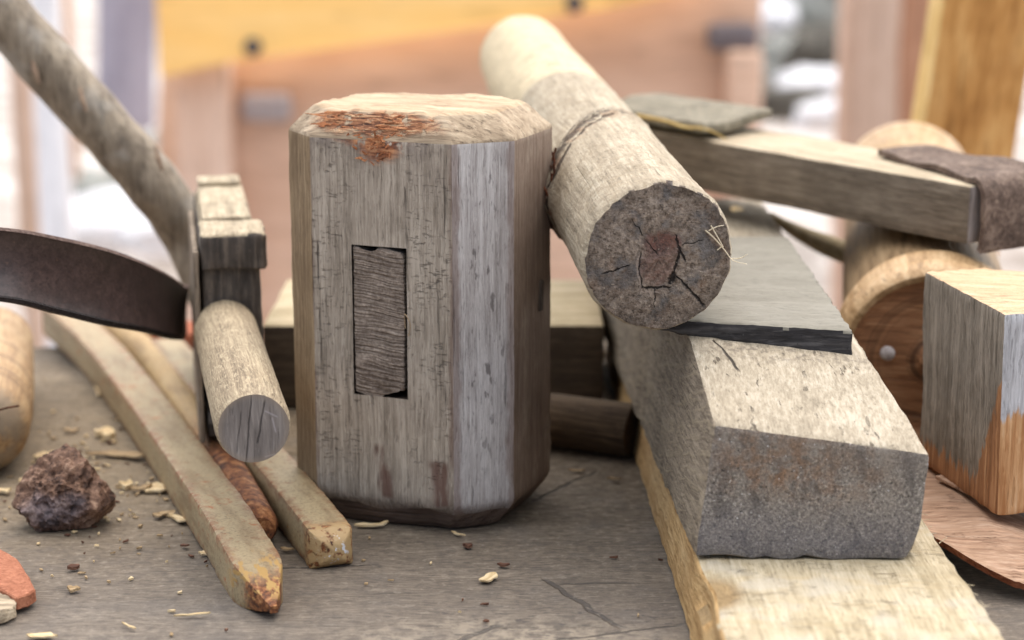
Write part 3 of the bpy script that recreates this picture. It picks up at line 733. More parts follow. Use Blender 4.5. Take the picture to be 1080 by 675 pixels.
bevel(bm, .0018, 2, 25); subdiv(bm, .0045)
bm.normal_update()
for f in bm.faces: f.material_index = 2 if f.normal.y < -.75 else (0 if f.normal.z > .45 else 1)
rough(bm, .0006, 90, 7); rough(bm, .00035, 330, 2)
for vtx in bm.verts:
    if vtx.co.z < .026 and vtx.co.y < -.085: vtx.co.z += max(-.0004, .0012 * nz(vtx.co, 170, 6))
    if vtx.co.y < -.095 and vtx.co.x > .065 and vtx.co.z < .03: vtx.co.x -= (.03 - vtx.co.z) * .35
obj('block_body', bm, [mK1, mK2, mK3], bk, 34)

# grey slat on top of it
mS1 = wood('grey_olive_slat', C(118, 114, 103), C(127, 123, 112), C(138, 134, 123), axis=0, fine=600, band=60, crack=.1, bump=.0003, blotamt=.25, spot=C(148, 145, 136), speck=.3)
mS2 = wood('black_slat_edge', C(30, 29, 30), C(50, 48, 49), C(84, 81, 80), axis=0, fine=260, crack=0, speck=.6, bump=.0006)
sv = [(.050, -.0415, .0862), (.1212, -.0435, .0752), (.1208, .125, .0842), (.046, .125, .0852), (.050, -.0415, .0903), (.1212, -.0425, .0862), (.1208, .125, .0887), (.046, .125, .0900)]
bm = hexa([(a - .085, b, c - .085) for a, b, c in sv]); bevel(bm, .0014, 2); subdiv(bm, .003); rough(bm, .0005, 110, 3); rough(bm, .0005, 420, 8); bm.normal_update()
for f in bm.faces: f.material_index = 0 if f.normal.z > .5 else 1
tag(obj('lath', bm, [mS1, mS2], loc=(.085, 0, .085)), 'grey olive lath with a black front edge lying on the thick block', 'slat')

# ================================================================== LOG
pA = at_t(694.5, 271, .69); pBk = at_t(551, 62, 1.06)
LL = (pBk - pA).length; lm = frame(pA, pBk - pA)
def log_side(g, v, col, ht):
    x, y, z = g.xyz(g.warp(g.obj, 60, .008, 3))
    cut = g.sstep(z, .215, .222); col = g.mix(cut, col, C(208, 192, 160))
    hl = g.noise(g.map(v, (160, 160, 520)), 1, 3, .6); col = g.mix(g.mul(g.sstep(hl, .52, .66), .35), col, C(176, 158, 130))
    mo = g.noise(v, 150, 6, .7); col = g.mix(g.mul(g.sstep(mo, .5, .64), .5), col, C(142, 128, 106)); fp = g.noise(v, 700, 4, .7); col = g.mix(g.mul(g.sub(1, g.sstep(fp, .34, .43)), .6), col, C(112, 98, 80)); ht = g.add(ht, g.add(mo, fp))
    hk = g.mul(g.sub(1, g.sstep(g.math('ABSOLUTE', g.sub(hl, .5)), .004, .016)), g.sstep(g.noise(v, 80, 3), .52, .64)); col = g.mix(g.mul(hk, .7), col, C(104, 88, 70))
    ang = g.math('ARCTAN2', y, x)
    zr = g.sub(g.sub(z, g.mul(x, 1.15)), g.mul(g.noise(g.map(g.obj, (1, 1, .3)), 55, 3), .012))
    lf = g.sub(1, g.sstep(g.add(x, g.mul(y, .5)), -.02, .016))
    def ring(c, wd): return g.sub(1, g.sstep(g.math('ABSOLUTE', g.sub(zr, c)), wd * .3, wd))
    gt = g.sstep(g.noise(g.map(v, (150, 150, 420)), 1, 4, .65), .4, .5)
    rn = g.mul(g.mul(g.maxs(ring(.106, .0012), ring(.112, .0042), ring(.1175, .0012), ring(.105, .0010), ring(.121, .0006)), gt), lf)
    br_ = g.mul(g.mul(ring(.109, .010), lf), g.sstep(g.noise(v, 120, 4), .44, .6))
    deep = g.sub(1, g.sstep(x, -.025, -.017))
    col = g.mix(g.mul(br_, .5), col, C(150, 112, 82)); col = g.mix(g.mul(g.mul(br_, deep), .8), col, C(104, 58, 40))
    col = g.mix(g.mul(rn, .85), col, C(58, 44, 36)); ht = g.sub(ht, g.mul(rn, 2))
    return col, ht
def log_face(g, v, col, ht):
    x, y, z = g.xyz(g.warp(g.warp(g.obj, 140, .004, 4), 420, .0022, 3)); y = g.mul(y, -1)
    n = g.noise(v, 360, 5, .75)
    nb = g.noise(v, 900, 4, .7); col = g.mix(g.mul(g.sstep(nb, .5, .64), .55), col, C(150, 138, 126)); col = g.mix(g.mul(g.sub(1, g.sstep(nb, .36, .46)), .65), col, C(40, 35, 33))
    gm = g.sstep(g.noise(v, 85, 4, .6), .46, .62); col = g.mix(g.mul(gm, .8), col, g.ramp(n, [(.35, C(44, 43, 46)), (.65, C(122, 119, 118))]))
    r = g.math('SQRT', g.add(g.mul(x, x), g.mul(y, y)))
    rim = g.mul(g.sstep(r, .019, .0255), g.sstep(g.noise(v, 110, 4), .36, .6)); col = g.mix(g.mul(rim, .45), col, C(66, 56, 48))
    # heartwood patch
    hp = g.maxs(g.blob(x, y, (.001, .0035), (.0068, .0055), .25), g.blob(x, y, (-.0005, -.003), (.006, .007), .25))
    col = g.mix(g.mul(hp, .5), col, g.ramp(n, [(.38, C(66, 42, 38)), (.6, C(150, 112, 100))]))
    rd = g.blob(x, y, (.0018, .0055), (.0055, .0035), .35); col = g.mix(g.mul(g.mul(rd, g.sstep(n, .36, .56)), .6), col, C(104, 60, 46))
    S = g.seg
    k = g.maxs(S(x, y, (.0065, .0035), (.0095, -.0015), 0.00054), S(x, y, (.007, .002), (.0045, -.0095), 0.00061), S(x, y, (.0055, -.006), (.0165, -.0185), 0.00061),
               S(x, y, (-.0065, -.0105), (.004, -.0112), 0.00054), S(x, y, (-.0065, .001), (-.006, -.0105), 0.00027), S(x, y, (-.0012, -.0112), (-.0012, -.018), 0.00027),
               S(x, y, (-.02, -.0055), (-.010, -.0025), 0.00034), S(x, y, (-.0055, .0075), (-.0095, .014), 0.00027), S(x, y, (.008, .004), (.015, .0062), 0.00027), S(x, y, (.0055, .008), (.0072, .002), 0.00041),
               S(x, y, (-.004, .006), (.0, .001), 0.00027), S(x, y, (.004, -.0098), (.0052, -.0055), 0.00088))
    col = g.mix(g.mul(k, .95), col, C(22, 16, 14)); ht = g.sub(ht, g.mul(k, 3.0))
    wl = g.maxs(S(x, y, (-.0072, .0005), (-.0068, -.0115), .0005), S(x, y, (-.0065, -.0122), (.001, -.0126), .0004)); col = g.mix(g.mul(wl, .55), col, C(176, 160, 148))
    sp = g.sstep(g.noise(g.map(v, loc=(4, 2, 1)), 820, 2), .69, .74); col = g.mix(g.mul(sp, .7), col, C(190, 176, 160))
    ht = g.add(ht, g.mul(n, 1.2))
    return col, ht
mL1 = wood('peeled_log', C(144, 132, 113), C(172, 159, 138), C(194, 183, 162), axis=2, fine=420, band=70, crack=.25, extra=log_side, bump=.0005, blot=50, spot=C(168, 154, 134))
mL2 = wood('log_end_grain', C(98, 86, 76), C(136, 122, 110), C(168, 154, 140), axis=2, fine=420, band=420, crack=0, extra=log_face, bump=.0012, blot=160, blotamt=.5, spot=C(122, 88, 62), speck=.6)
mL3 = wood('far_end_pale', C(186, 170, 138), C(206, 190, 158), C(222, 208, 180), axis=2, crack=0)
lg = thing('log', 'round peeled log with cracked brown end grain facing forward, resting across the block', 'log', mat=lm)
rings = []; NA = 72
zl = [0, .0006, .0018, .004] + [.004 + (LL - .008) * (k / 110) for k in range(1, 110)] + [LL - .004, LL - .0015, LL]
for zz in zl:
    t = zz / LL; r0 = .0271 + (.0233 - .0271) * t
    if zz < .004: r0 -= .0013 * (1 - zz / .004) ** 2
    if zz > LL - .004: r0 -= .005 * ((zz - LL + .004) / .004) ** 1.5
    row = []
    for k in range(NA):
        a = 2 * math.pi * k / NA; d = Vector((math.cos(a) * .03, math.sin(a) * .03, zz))
        r = r0 + .0009 * fbm((d.x, d.y, d.z * .5), 28, 3, 3) + .00045 * fbm(d, 120, 7, 4)
        up_ = .5 - .5 * math.cos(a - R(0)) # ridge strongest on the left
        rid = math.exp(-((zz - .118 - 1.15 * r0 * math.cos(a) - .004 * math.sin(3 * a + 1)) / .007) ** 2)
        r += rid * .0020 * (.3 + 1.0 * up_) + rid * .0012 * nz(d, 260, 5)
        if .118 < zz - 1.15 * r0 * math.cos(a) < .128: r -= .0009 * up_
        if zz < .002: r += .0006 * fbm(d, 320, 9, 3)
        row.append((r * math.cos(a), r * math.sin(a), zz))
    rings.append(row)
bm = loft(rings, True, 16); bm.normal_update()
for f in bm.faces:
    c = f.calc_center_median()
    f.material_index = 1 if (f.normal.z < -.55 and c.z < .004) else (2 if c.z > LL - .003 else 0)
for vtx in bm.verts:
    if vtx.co.z < .0005: 
        rr = math.hypot(vtx.co.x, vtx.co.y)
        vtx.co.z += .0007 * fbm(vtx.co, 120, 4, 4) - .0006 * (rr < .02)
obj('log_body', bm, [mL1, mL2, mL3], lg, 40)
bm = bmesh.new(); random.seed(3)
def lp(px, py, dz=-.0004):
    p = local(lm, at_t(px, py, .688)); return Vector((p.x, p.y, dz))
for path in ([(744, 243), (755, 253), (766, 266), (775, 277), (790, 281)], [(750, 238), (757, 250), (764, 262)], [(748, 244), (756, 239), (763, 237)], [(764, 262), (758, 266)], [(775, 277), (784, 276), (791, 271)]):
    tmp = sweep(curve_pts([lp(*q) - Vector((0, 0, .0008 * i)) for i, q in enumerate(path)], 4), lambda i, t: circ(.00026 * (1 - .5 * t), 5))
    me_ = bpy.data.meshes.new('t'); tmp.to_mesh(me_); bm.from_mesh(me_); tmp.free()
obj('frayed_fibre', bm, wood('pale_fibre', C(206, 190, 160), C(226, 212, 184), C(240, 230, 208), axis=2, crack=0, speck=0), lg, 60)
bm = bmesh.new()
for i in range(22):
    a = R(random.uniform(165, 205)); zz = .117 + 1.15 * .026 * math.cos(a) + random.gauss(0, .004); r = .0272
    splinter(bm, (r * math.cos(a), r * math.sin(a), zz), (-math.sin(a), math.cos(a), random.uniform(-.3, .3)), random.uniform(.003, .008), random.uniform(.0008, .0018), .0005, random.uniform(.0008, .0026), (math.cos(a), math.sin(a), 0))
for i in range(60):
    a = R(random.uniform(150, 330)); zz = random.uniform(.01, .2); r = .0262 - .0035 * zz / .35
    splinter(bm, (r * math.cos(a), r * math.sin(a), zz), (-math.sin(a) * .4, math.cos(a) * .4, random.choice((-1, 1))), random.uniform(.0015, .005), random.uniform(.0002, .0006), .0002, random.uniform(0, .0006), (math.cos(a), math.sin(a), 0))
tag(obj('bark_remnant', bm, wood('red_bark', C(74, 42, 30), C(112, 68, 48), C(146, 98, 72), axis=2, blot=200), lg, 60), None, None, kind='stuff')

# ================================================================== BAR WITH LEATHER
Rr, Lr = Vector((.1875, .075, .0945)), Vector((.016, .323, .0965))
bd = (Lr - Rr); bd.z = 0; bl_ = bd.length; bd.normalize(); pn = Vector((bd.y, -bd.x, 0))
ang = math.atan2(bd.y, bd.x)
bar = thing('flat_bar', 'flat worn wooden bar on the turned hub with leather strap over its near end', 'wooden bar', Rr, ang)
# local: x along the bar away from the near end, y to the left of it -> the back side is -y
mW1 = wood('bar_top_wood', C(148, 133, 110), C(178, 163, 138), C(200, 186, 162), axis=0, fine=420, band=80, crack=.3, bump=.0004)
mW2 = wood('bar_side_wood', C(88, 78, 66), C(116, 104, 90), C(142, 130, 114), axis=0, fine=420, band=70, crack=.25, bump=.0004, blot=40, blotamt=.5)
mW3 = wood('bar_end_grain', C(104, 96, 92), C(134, 126, 122), C(160, 152, 148), axis=2, fine=300, crack=.2)
bm = boxc(0, bl_, -.05, 0, 0, .0245); bevel(bm, .0014, 2); subdiv(bm, .008); rough(bm, .0005, 70, 5, (.5, 1, 1)); bm.normal_update()
for f in bm.faces: f.material_index = 0 if f.normal.z > .6 else (2 if f.normal.x < -.7 else 1)
obj('bar_body', bm, [mW1, mW2, mW3], bar)
mLe = leather('brown_leather', C(70, 56, 48), C(104, 86, 75), C(138, 120, 106))
# strap: along the top then bent down over the near end
path = [(.084 - .004 * k, .0262 + .0008 * math.sin(k * .6)) for k in range(21)] + [(.001, .0268), (-.0022, .0256), (-.0042, .0228), (-.005, .019), (-.0053, .014), (-.0053, .009), (-.005, .004), (-.0046, -.001), (-.004, -.0025)]
rings = []
for i, (sx, szz) in enumerate(path):
    q = max(0, sx) / .084
    f0 = -.0025 - .0245 * q ** .8 + .0007 * nz((sx, 0, szz), 300, 3) - (0.004 if q > .93 else 0)
    nxt = path[min(i + 1, len(path) - 1)]; prv = path[max(0, i - 1)]
    tx, tz = nxt[0] - prv[0], nxt[1] - prv[1]; L = math.hypot(tx, tz) or 1; nx_, nz_ = -tz / L, tx / L
    if nz_ < 0 and sx > 0: nx_, nz_ = -nx_, -nz_
    if sx <= 0 and nx_ > 0: nx_, nz_ = -nx_, -nz_
    h = .0013
    ys = [f0 - (f0 + .056) * k / 10 for k in range(11)]
    rings.append([(sx + nx_ * h, y, szz + nz_ * h) for y in ys] + [(sx - nx_ * h, y, szz - nz_ * h) for y in reversed(ys)])
bm = loft(rings, True); rough(bm, .0003, 120, 4); 
obj('leather_strap', bm, mLe, bar, 50)
# leather pad on the far part
lp_ = [(.0906, .2065), (.129, .252), (.078, .338), (.047, .283)]
mLp = leather('grey_leather_pad', C(96, 90, 76), C(124, 117, 100), C(150, 142, 124))
cx, cy = .086, .265
bm = prism([(x - cx, y - cy) for x, y in lp_], 0, .0052); bevel(bm, .0014, 2); subdiv(bm, .005); rough(bm, .0006, 90, 2)
for vtx in bm.verts: vtx.co.z += .0012 * math.sin((vtx.co.x + vtx.co.y) * 60) + .0012
tag(obj('leather_pad', bm, mLp, loc=(cx, cy, .1217)), 'thin grey pad lying on the far end of the flat bar behind the log', 'pad')
sp_ = curve_pts([at_t(672, 122, .955), at_t(700, 127, .945), at_t(722, 134, .935), at_t(738, 135, .932), at_t(752, 139, .93), at_t(766, 147, .93)], 5)
tag(obj('straw', sweep(sp_, lambda i, t: circ(.0009 * (1 - .6 * t), 8)), wood('straw_yellow', C(178, 146, 84), C(206, 176, 112), C(226, 202, 144), axis=0, crack=0)), 'yellow straw stalk pinched under the grey pad on the flat bar', 'straw')

# ================================================================== TURNED HUB
fc = Vector((.174, .064, .0475)); bc = Vector((.2115, .33, .0815)); hm = frame(fc, bc - fc); HL = (bc - fc).length
def hub_face(g, v, col, ht):
    x, y, z = g.xyz(g.warp(g.obj, 60, .004, 3)); r = g.math('SQRT', g.add(g.mul(x, x), g.mul(y, y)))
    rg = g.noise(g.math('MULTIPLY', r, 1), 260, 3)
    n1 = g.t.nodes.new('ShaderNodeTexNoise'); n1.noise_dimensions = '1D'; g.t.links.new(r, n1.inputs['W']); n1.inputs['Scale'].default_value = 170; n1.inputs['Detail'].default_value = 3
    col = g.mix(g.mul(g.sstep(n1.outputs['Fac'], .5, .66), .75), col, C(66, 44, 32))
    return col, ht
mHf = wood('hub_red_face', C(112, 76, 52), C(152, 108, 76), C(180, 138, 102), axis=0, fine=300, band=90, crack=.2, extra=hub_face, bump=.0004, rough=.5, spec=.4)
mHr = wood('hub_rim_wood', C(150, 118, 80), C(184, 152, 112), C(206, 178, 140), axis=2, fine=200, band=80, crack=.1, bump=.0003, rough=.55, spec=.4)
mHn = wood('hub_neck_wood', C(108, 86, 60), C(146, 120, 88), C(174, 148, 114), axis=2, fine=260, crack=.2, bump=.0003, rough=.6)
hub = thing('turned_hub', 'turned wooden hub with reddish ringed face lying under the flat bar', 'hub', mat=hm)
fz = .003
bm = lathe([(.003, -.0015), (.0055, -.001), (.0065, .001), (.012, .0025), (.022, .0028), (.031, .0022), (.0352, .001), (.0365, -.0005), (.0382, -.0008), (.0398, .0006), (.0412, .004), (.0416, .009), (.0408, .0125), (.0398, .0135),
            (.0402, .015), (.0410, .018), (.0408, .024), (.0392, .028), (.0375, .032)], 72); bm.normal_update()
for f in bm.faces:
    c = f.calc_center_median(); f.material_index = 0 if math.hypot(c.x, c.y) < .0352 and c.z < .006 else 1
obj('front_disc', bm, [mHf, mHr], hub, 50)
bm = lathe([(.0365, .0325), (.0362, .05), (.0360, .09), (.0350, .14), (.033, .19), (.032, .222)], 56); rough(bm, .0003, 60, 4)
obj('neck', bm, mHn, hub, 50)
bm = lathe([(.0322, .2225), (.0335, .226), (.0346, .232), (.0350, .238), (.0338, .241), (.0340, .244), (.0352, .252), (.0345, .262), (.031, .268), (.02, HL)], 72)
obj('back_flange', bm, mHr, hub, 50)
bm = lathe([(.002, 0), (.003, .001), (.0032, .002), (.0026, .0035), (.0012, .004)], 16)
o = obj('knob', bm, wood('white_knob', C(150, 140, 138), C(180, 172, 170), C(204, 198, 196), crack=0), hub, 60); 
p = local(hm, at_t(938, 392, .80)); o.location = (p.x, p.y, -.004)

# ================================================================== HEWN CHUNK
def ck_left(g, v, col, ht):
    x, y, z = g.xyz(g.warp(g.obj, 50, .012, 3))
    lim = g.add(.0305, g.mul(g.math('MAXIMUM', g.sub(.019, g.math('ABSOLUTE', g.add(y, .052))), 0), 2.3))
    lim = g.add(lim, g.mul(g.sub(g.noise(g.map(v, (420, 420, 26)), 1, 3, .7), .5), .022))
    m_ = g.sub(1, g.sstep(g.sub(z, lim), -.0015, .0015))
    col = g.mix(m_, col, g.ramp(g.noise(g.map(v, (500, 500, 24)), 1, 4), [(.35, C(130, 90, 60)), (.55, C(170, 122, 84)), (.7, C(194, 150, 110))]))
    return col, ht
def ck_right(g, v, col, ht):
    x, y, z = g.xyz(g.warp(g.obj, 50, .01, 3))
    lim = g.add(.050, g.mul(g.noise(g.map(v, (420, 420, 20)), 1, 3, .7), .016)); lim = g.sub(lim, g.mul(g.math('ABSOLUTE', g.sub(x, .012)), .3))
    m_ = g.sub(1, g.sstep(g.sub(z, lim), -.0015, .0015))
    col = g.mix(m_, col, g.ramp(g.noise(g.map(v, (500, 500, 24)), 1, 4), [(.35, C(168, 118, 76)), (.55, C(200, 154, 110)), (.7, C(216, 180, 142))]))
    return col, ht
def ck_top(g, v, col, ht):
    n = g.noise(v, 500, 4, .7); col = g.mix(g.mul(g.sstep(n, .55, .68), .4), col, C(170, 118, 76)); return col, g.add(ht, n)
mQ1 = wood('hewn_left_face', C(98, 90, 80), C(132, 122, 110), C(162, 151, 138), axis=2, fine=560, band=120, crack=.8, extra=ck_left, bump=.0008)
mQ2 = wood('hewn_right_face', C(150, 148, 150), C(188, 187, 190), C(210, 209, 212), axis=2, fine=560, band=120, crack=.7, extra=ck_right, bump=.0006)
mQ3 = wood('hewn_top', C(186, 152, 118), C(204, 172, 138), C(218, 190, 158), axis=0, fine=260, band=160, crack=.1, extra=ck_top, bump=.0009)
zb = .0195
cA, cB, cC, cD, cE = (.1722, -.052), (.1582, .017), (.188, .047), (.232, .035), (.242, -.030)
ox, oy = .175, .0
ch = thing('hewn_chunk', 'upright hewn wooden chunk with orange top and grey weathered faces at the right edge', 'wood chunk', (ox, oy, 0))
poly = [cA, cE, cD, cC, cB]
vb = [(x - ox + (.0016 if i in (0, 4) else 0), y - oy + .001, zb) for i, (x, y) in enumerate(poly)]
ztop = [.0945, .0905, .0895, .0905, .0955]
vt = [(x - ox, y - oy, ztop[i]) for i, (x, y) in enumerate(poly)]
bm = solid(vb + vt, [(4, 3, 2, 1, 0), (5, 6, 7, 8, 9)] + [(i, (i + 1) % 5, 5 + (i + 1) % 5, 5 + i) for i in range(5)])
bevel(bm, .0012, 2); subdiv(bm, .004); bm.normal_update()
for f in bm.faces: f.material_index = 2 if f.normal.z > .5 else (0 if f.normal.x < -.5 else 1)
rough(bm, .0006, 130, 5, (1, 1, .3)); rough(bm, .0003, 380, 3)
obj('chunk_body', bm, [mQ1, mQ2, mQ3], ch, 35)

# ================================================================== RED BARK SLAB
def slab_extra(g, v, col, ht):
    n = g.noise(g.map(v, (90, 700, 300), rot=(0, 0, R(-30))), 1, 3, .6); col = g.mix(g.mul(g.sstep(n, .52, .66), .4), col, C(206, 166, 138))
    ck = g.mul(g.sub(1, g.sstep(g.math('ABSOLUTE', g.sub(n, .46)), .004, .016)), g.sstep(g.noise(v, 80, 3), .54, .64)); col = g.mix(g.mul(ck, .7), col, C(92, 56, 42)); ht = g.sub(ht, ck)
    return col, ht
mRs = wood('red_bark_slab', C(146, 114, 92), C(172, 140, 115), C(194, 165, 142), axis=0, fine=420, band=110, crack=.2, extra=slab_extra, bump=.0005)
mRe = wood('red_slab_edge', C(104, 58, 38), C(142, 84, 56), C(170, 112, 82), axis=0, fine=500, band=200, crack=.4, bump=.0007)
# plan outline: front edge follows the photographed one, arched across
bm = bmesh.new(); NX, NY = 40, 28; T, B_ = [], []
e0, e1 = at_z(985, 566, .016), at_z(1085, 617, .0065)
ed = (e1 - e0); 
for i in range(NX + 1):
    s = -.10 + i / NX * 1.9
    fe = Vector((e0.x + ed.x * s, e0.y + ed.y * s - .004 * math.sin(max(0, min(1, s)) * math.pi), 0))
    rt, rb = [], []
    for j in range(NY + 1):
        q = j / NY; y = fe.y + q * .115 + .0006 * nz((s, q, 0), 9, 2) * (j == 0)
        x = fe.x - q * .012
        zz = .0175 - .0105 * max(0, 1 - q * 3.4) * min(1, max(0, s + .15)) - .009 * max(0, (s - .9)) + .0006 * nz((x, y, 0), 60, 3)
        th_ = .0028
        rt.append(bm.verts.new((x, y, zz))); rb.append(bm.verts.new((x + .0006, y + .0012 * (j == 0), zz - th_)))
    T.append(rt); B_.append(rb)
for i in range(NX):
    for j in range(NY):
        bm.faces.new((T[i][j], T[i + 1][j], T[i + 1][j + 1], T[i][j + 1])); bm.faces.new((B_[i][j], B_[i][j + 1], B_[i + 1][j + 1], B_[i + 1][j]))
    f = bm.faces.new((T[i][0], B_[i][0], B_[i + 1][0], T[i + 1][0])); f.material_index = 1
    f = bm.faces.new((T[i][NY], T[i + 1][NY], B_[i + 1][NY], B_[i][NY])); f.material_index = 1
for j in range(NY):
    for q in (0, NX):
        f = bm.faces.new((T[q][j], T[q][j + 1], B_[q][j + 1], B_[q][j])); f.material_index = 1
bmesh.ops.recalc_face_normals(bm, faces=bm.faces)
tag(obj('bark_slab', bm, [mRs, mRe], smooth=45), 'thin reddish brown curved wood slab under the hewn chunk', 'wood slab')
sv_ = [at_z(990, 503, .0195), at_z(1012, 513, .0195), at_z(1036, 524, .0195), at_z(1062, 532, .019)]
bm = sweep(curve_pts(sv_, 5), lambda i, t: [(a * (1 - abs(t - .4) * .9), b) for a, b in rsq(.0007, .0022, .0004)])
tag(obj('wood_sliver', bm, mRs), 'long reddish sliver lying on the slab at the foot of the hewn chunk', 'sliver')

# ================================================================== THINGS BEHIND
mY = wood('yellowish_beam', C(152, 136, 106), C(182, 167, 136), C(202, 188, 160), axis=0, crack=.2)
mYd = wood('dark_beam_side', C(58, 48, 40), C(80, 68, 56), C(104, 90, 74), axis=0, crack=.3)
bm = boxc(-.079, .079, 0, .105, .0004, .0395); bevel(bm, .0015, 2); subdiv(bm, .01); rough(bm, .0006, 60, 3); bm.normal_update()
for f in bm.faces: f.material_index = 0 if f.normal.z > .5 else 1
tag(obj('squat_beam', bm, [mY, mYd], loc=(-.0365, .165, 0), rot=(0, 0, R(0))), 'squat dark sided beam with pale top lying behind the mallet', 'beam')
mRo = wood('dark_brown_rod', C(56, 44, 34), C(84, 68, 52), C(116, 98, 76), axis=2, crack=.3)
a, b = Vector((-.03, .125, .0125)), Vector((.052, .088, .0115))
m = frame(a, b - a); bm = loft([[((.0115 + .0006 * nz((math.cos(q), math.sin(q), k * .4), 1.5, 2)) * math.cos(q), .0115 * math.sin(q), (b - a).length * k / 20) for q in [2 * math.pi * j / 28 for j in range(28)]] for k in range(21)], True)
o = obj('dark_rod', bm, mRo); o.matrix_world = m; tag(o, 'dark brown round rod on the bench between the mallet and the plank', 'rod')
bm = boxc(-.03, .03, -.012, .012, 0, .006); bevel(bm, .001, 1); subdiv(bm, .006); rough(bm, .0004, 90, 2)
tag(obj('grey_batten', bm, wood('dull_batten', C(70, 64, 60), C(96, 90, 84), C(118, 112, 106), axis=0), loc=(.012, .139, .0006), rot=(0, 0, R(-15))), 'small grey batten lying behind the dark round rod', 'batten')
bm = boxc(-.022, .03, -.012, .014, .0003, .02); bevel(bm, .002, 2); subdiv(bm, .006); rough(bm, .0008, 90, 4)
tag(obj('brick_piece', bm, wood('red_brick', C(132, 70, 46), C(160, 90, 62), C(180, 112, 82), axis=0, crack=0), loc=(-.168, .262, -.004), rot=(0, 0, R(-20))), 'reddish brown brick piece far back under the curved band', 'brick piece')
# pale stick
sp_ = [at_t(812, 227, .98), at_t(838, 243, .97), at_t(866, 256, .96), at_t(900, 270, .95), at_t(930, 284, .94)]
rr_ = (.0022, .0040, .0052, .0058, .005)
cp = curve_pts(sp_, 5)
tag(obj('pale_stick', sweep(cp, lambda i, t: circ(.0018 + .0036 * min(1, t * 1.8), 12), inset=2), mY), 'pale tapered stick poking out from behind the thick block to the hub', 'stick')
# golden board behind the bench
mGo = wood('golden_board', C(156, 106, 54), C(196, 142, 80), C(216, 168, 106), axis=2, fine=160, band=34, crack=.25, blot=30, blotamt=.4, spot=C(150, 98, 50), bump=.0006)
mGe = wood('golden_board_edge', C(206, 166, 100), C(226, 190, 126), C(236, 206, 150), axis=2, fine=160, band=40, crack=.1)
gb = thing('golden_board', 'golden brown board standing tilted behind the hub at upper right', 'board', (.262, .45, -.75), 0)
bm = hexa([(-.052, 0, 0), (.010, -.006, 0), (.022, .03, 0), (-.042, .03, 0), (-.052, 0, 1.25), (.010, -.006, 1.25), (.022, .03, 1.25), (-.042, .03, 1.25)])
bm = hexa([(-.030, -.010, 0), (.030, -.002, 0), (.030, .016, 0), (-.036, .006, 0), (-.030, -.010, 1.25), (.030, -.002, 1.25), (.030, .016, 1.25), (-.036, .006, 1.25)])
bevel(bm, .002, 2); bm.normal_update()
for f in bm.faces: f.material_index = 1 if f.normal.x < -.6 else 0
o = obj('board_face', bm, [mGo, mGe], gb)
gb.rotation_euler = (R(-1.5), R(6.5), 0); gb.location = (.1865, .47, -.75)

# ================================================================== WOOD CHIPS
def flake(L, W, th, curl, seed, rag=.35):
    bm = bmesh.new(); nx, ny = 12, 6; T, B_ = [], []
    for i in range(nx + 1):
        u = i / nx * 2 - 1
        wl = W * math.sqrt(max(.03, 1 - abs(u) ** 2.4)) * (1 + rag * nz((u * 1.7, 0, 0), 1, seed)); off = W * rag * nz((u * 1.3, 5, 0), 1, seed + 3)
        a, b = [], []
        for j in range(ny + 1):
            q = j / ny * 2 - 1
            x = u * L / 2 + .15 * L * rag * nz((q, u, 0), 1.4, seed + 9); y = q * wl / 2 + off
            z = curl * (u * u) + .35 * curl * q * q + th * .5 * nz((x, y, 0), 300, seed)
            a.append(bm.verts.new((x, y, z + th))); b.append(bm.verts.new((x, y, z)))
        T.append(a); B_.append(b)
    for i in range(nx):
        for j in range(ny):
            bm.faces.new((T[i][j], T[i + 1][j], T[i + 1][j + 1], T[i][j + 1])); bm.faces.new((B_[i][j], B_[i][j + 1], B_[i + 1][j + 1], B_[i + 1][j]))
        bm.faces.new((T[i][0], B_[i][0], B_[i + 1][0], T[i + 1][0])); bm.faces.new((T[i][ny], T[i + 1][ny], B_[i + 1][ny], B_[i][ny]))
    for j in range(ny):
        bm.faces.new((T[0][j], T[0][j + 1], B_[0][j + 1], B_[0][j])); bm.faces.new((T[nx][j], B_[nx][j], B_[nx][j + 1], T[nx][j + 1]))
    bmesh.ops.recalc_face_normals(bm, faces=bm.faces); return bm
mc1 = wood('pale_chip_wood', C(190, 162, 118), C(216, 192, 150), C(232, 214, 178), axis=0, fine=900, crack=.2)
mc2 = wood('tan_chip_wood', C(136, 112, 80), C(164, 140, 106), C(188, 164, 130), axis=0, fine=900, crack=.2)
mc3 = wood('brown_crumb', C(70, 46, 36), C(98, 68, 54), C(124, 90, 72), axis=0, crack=0)
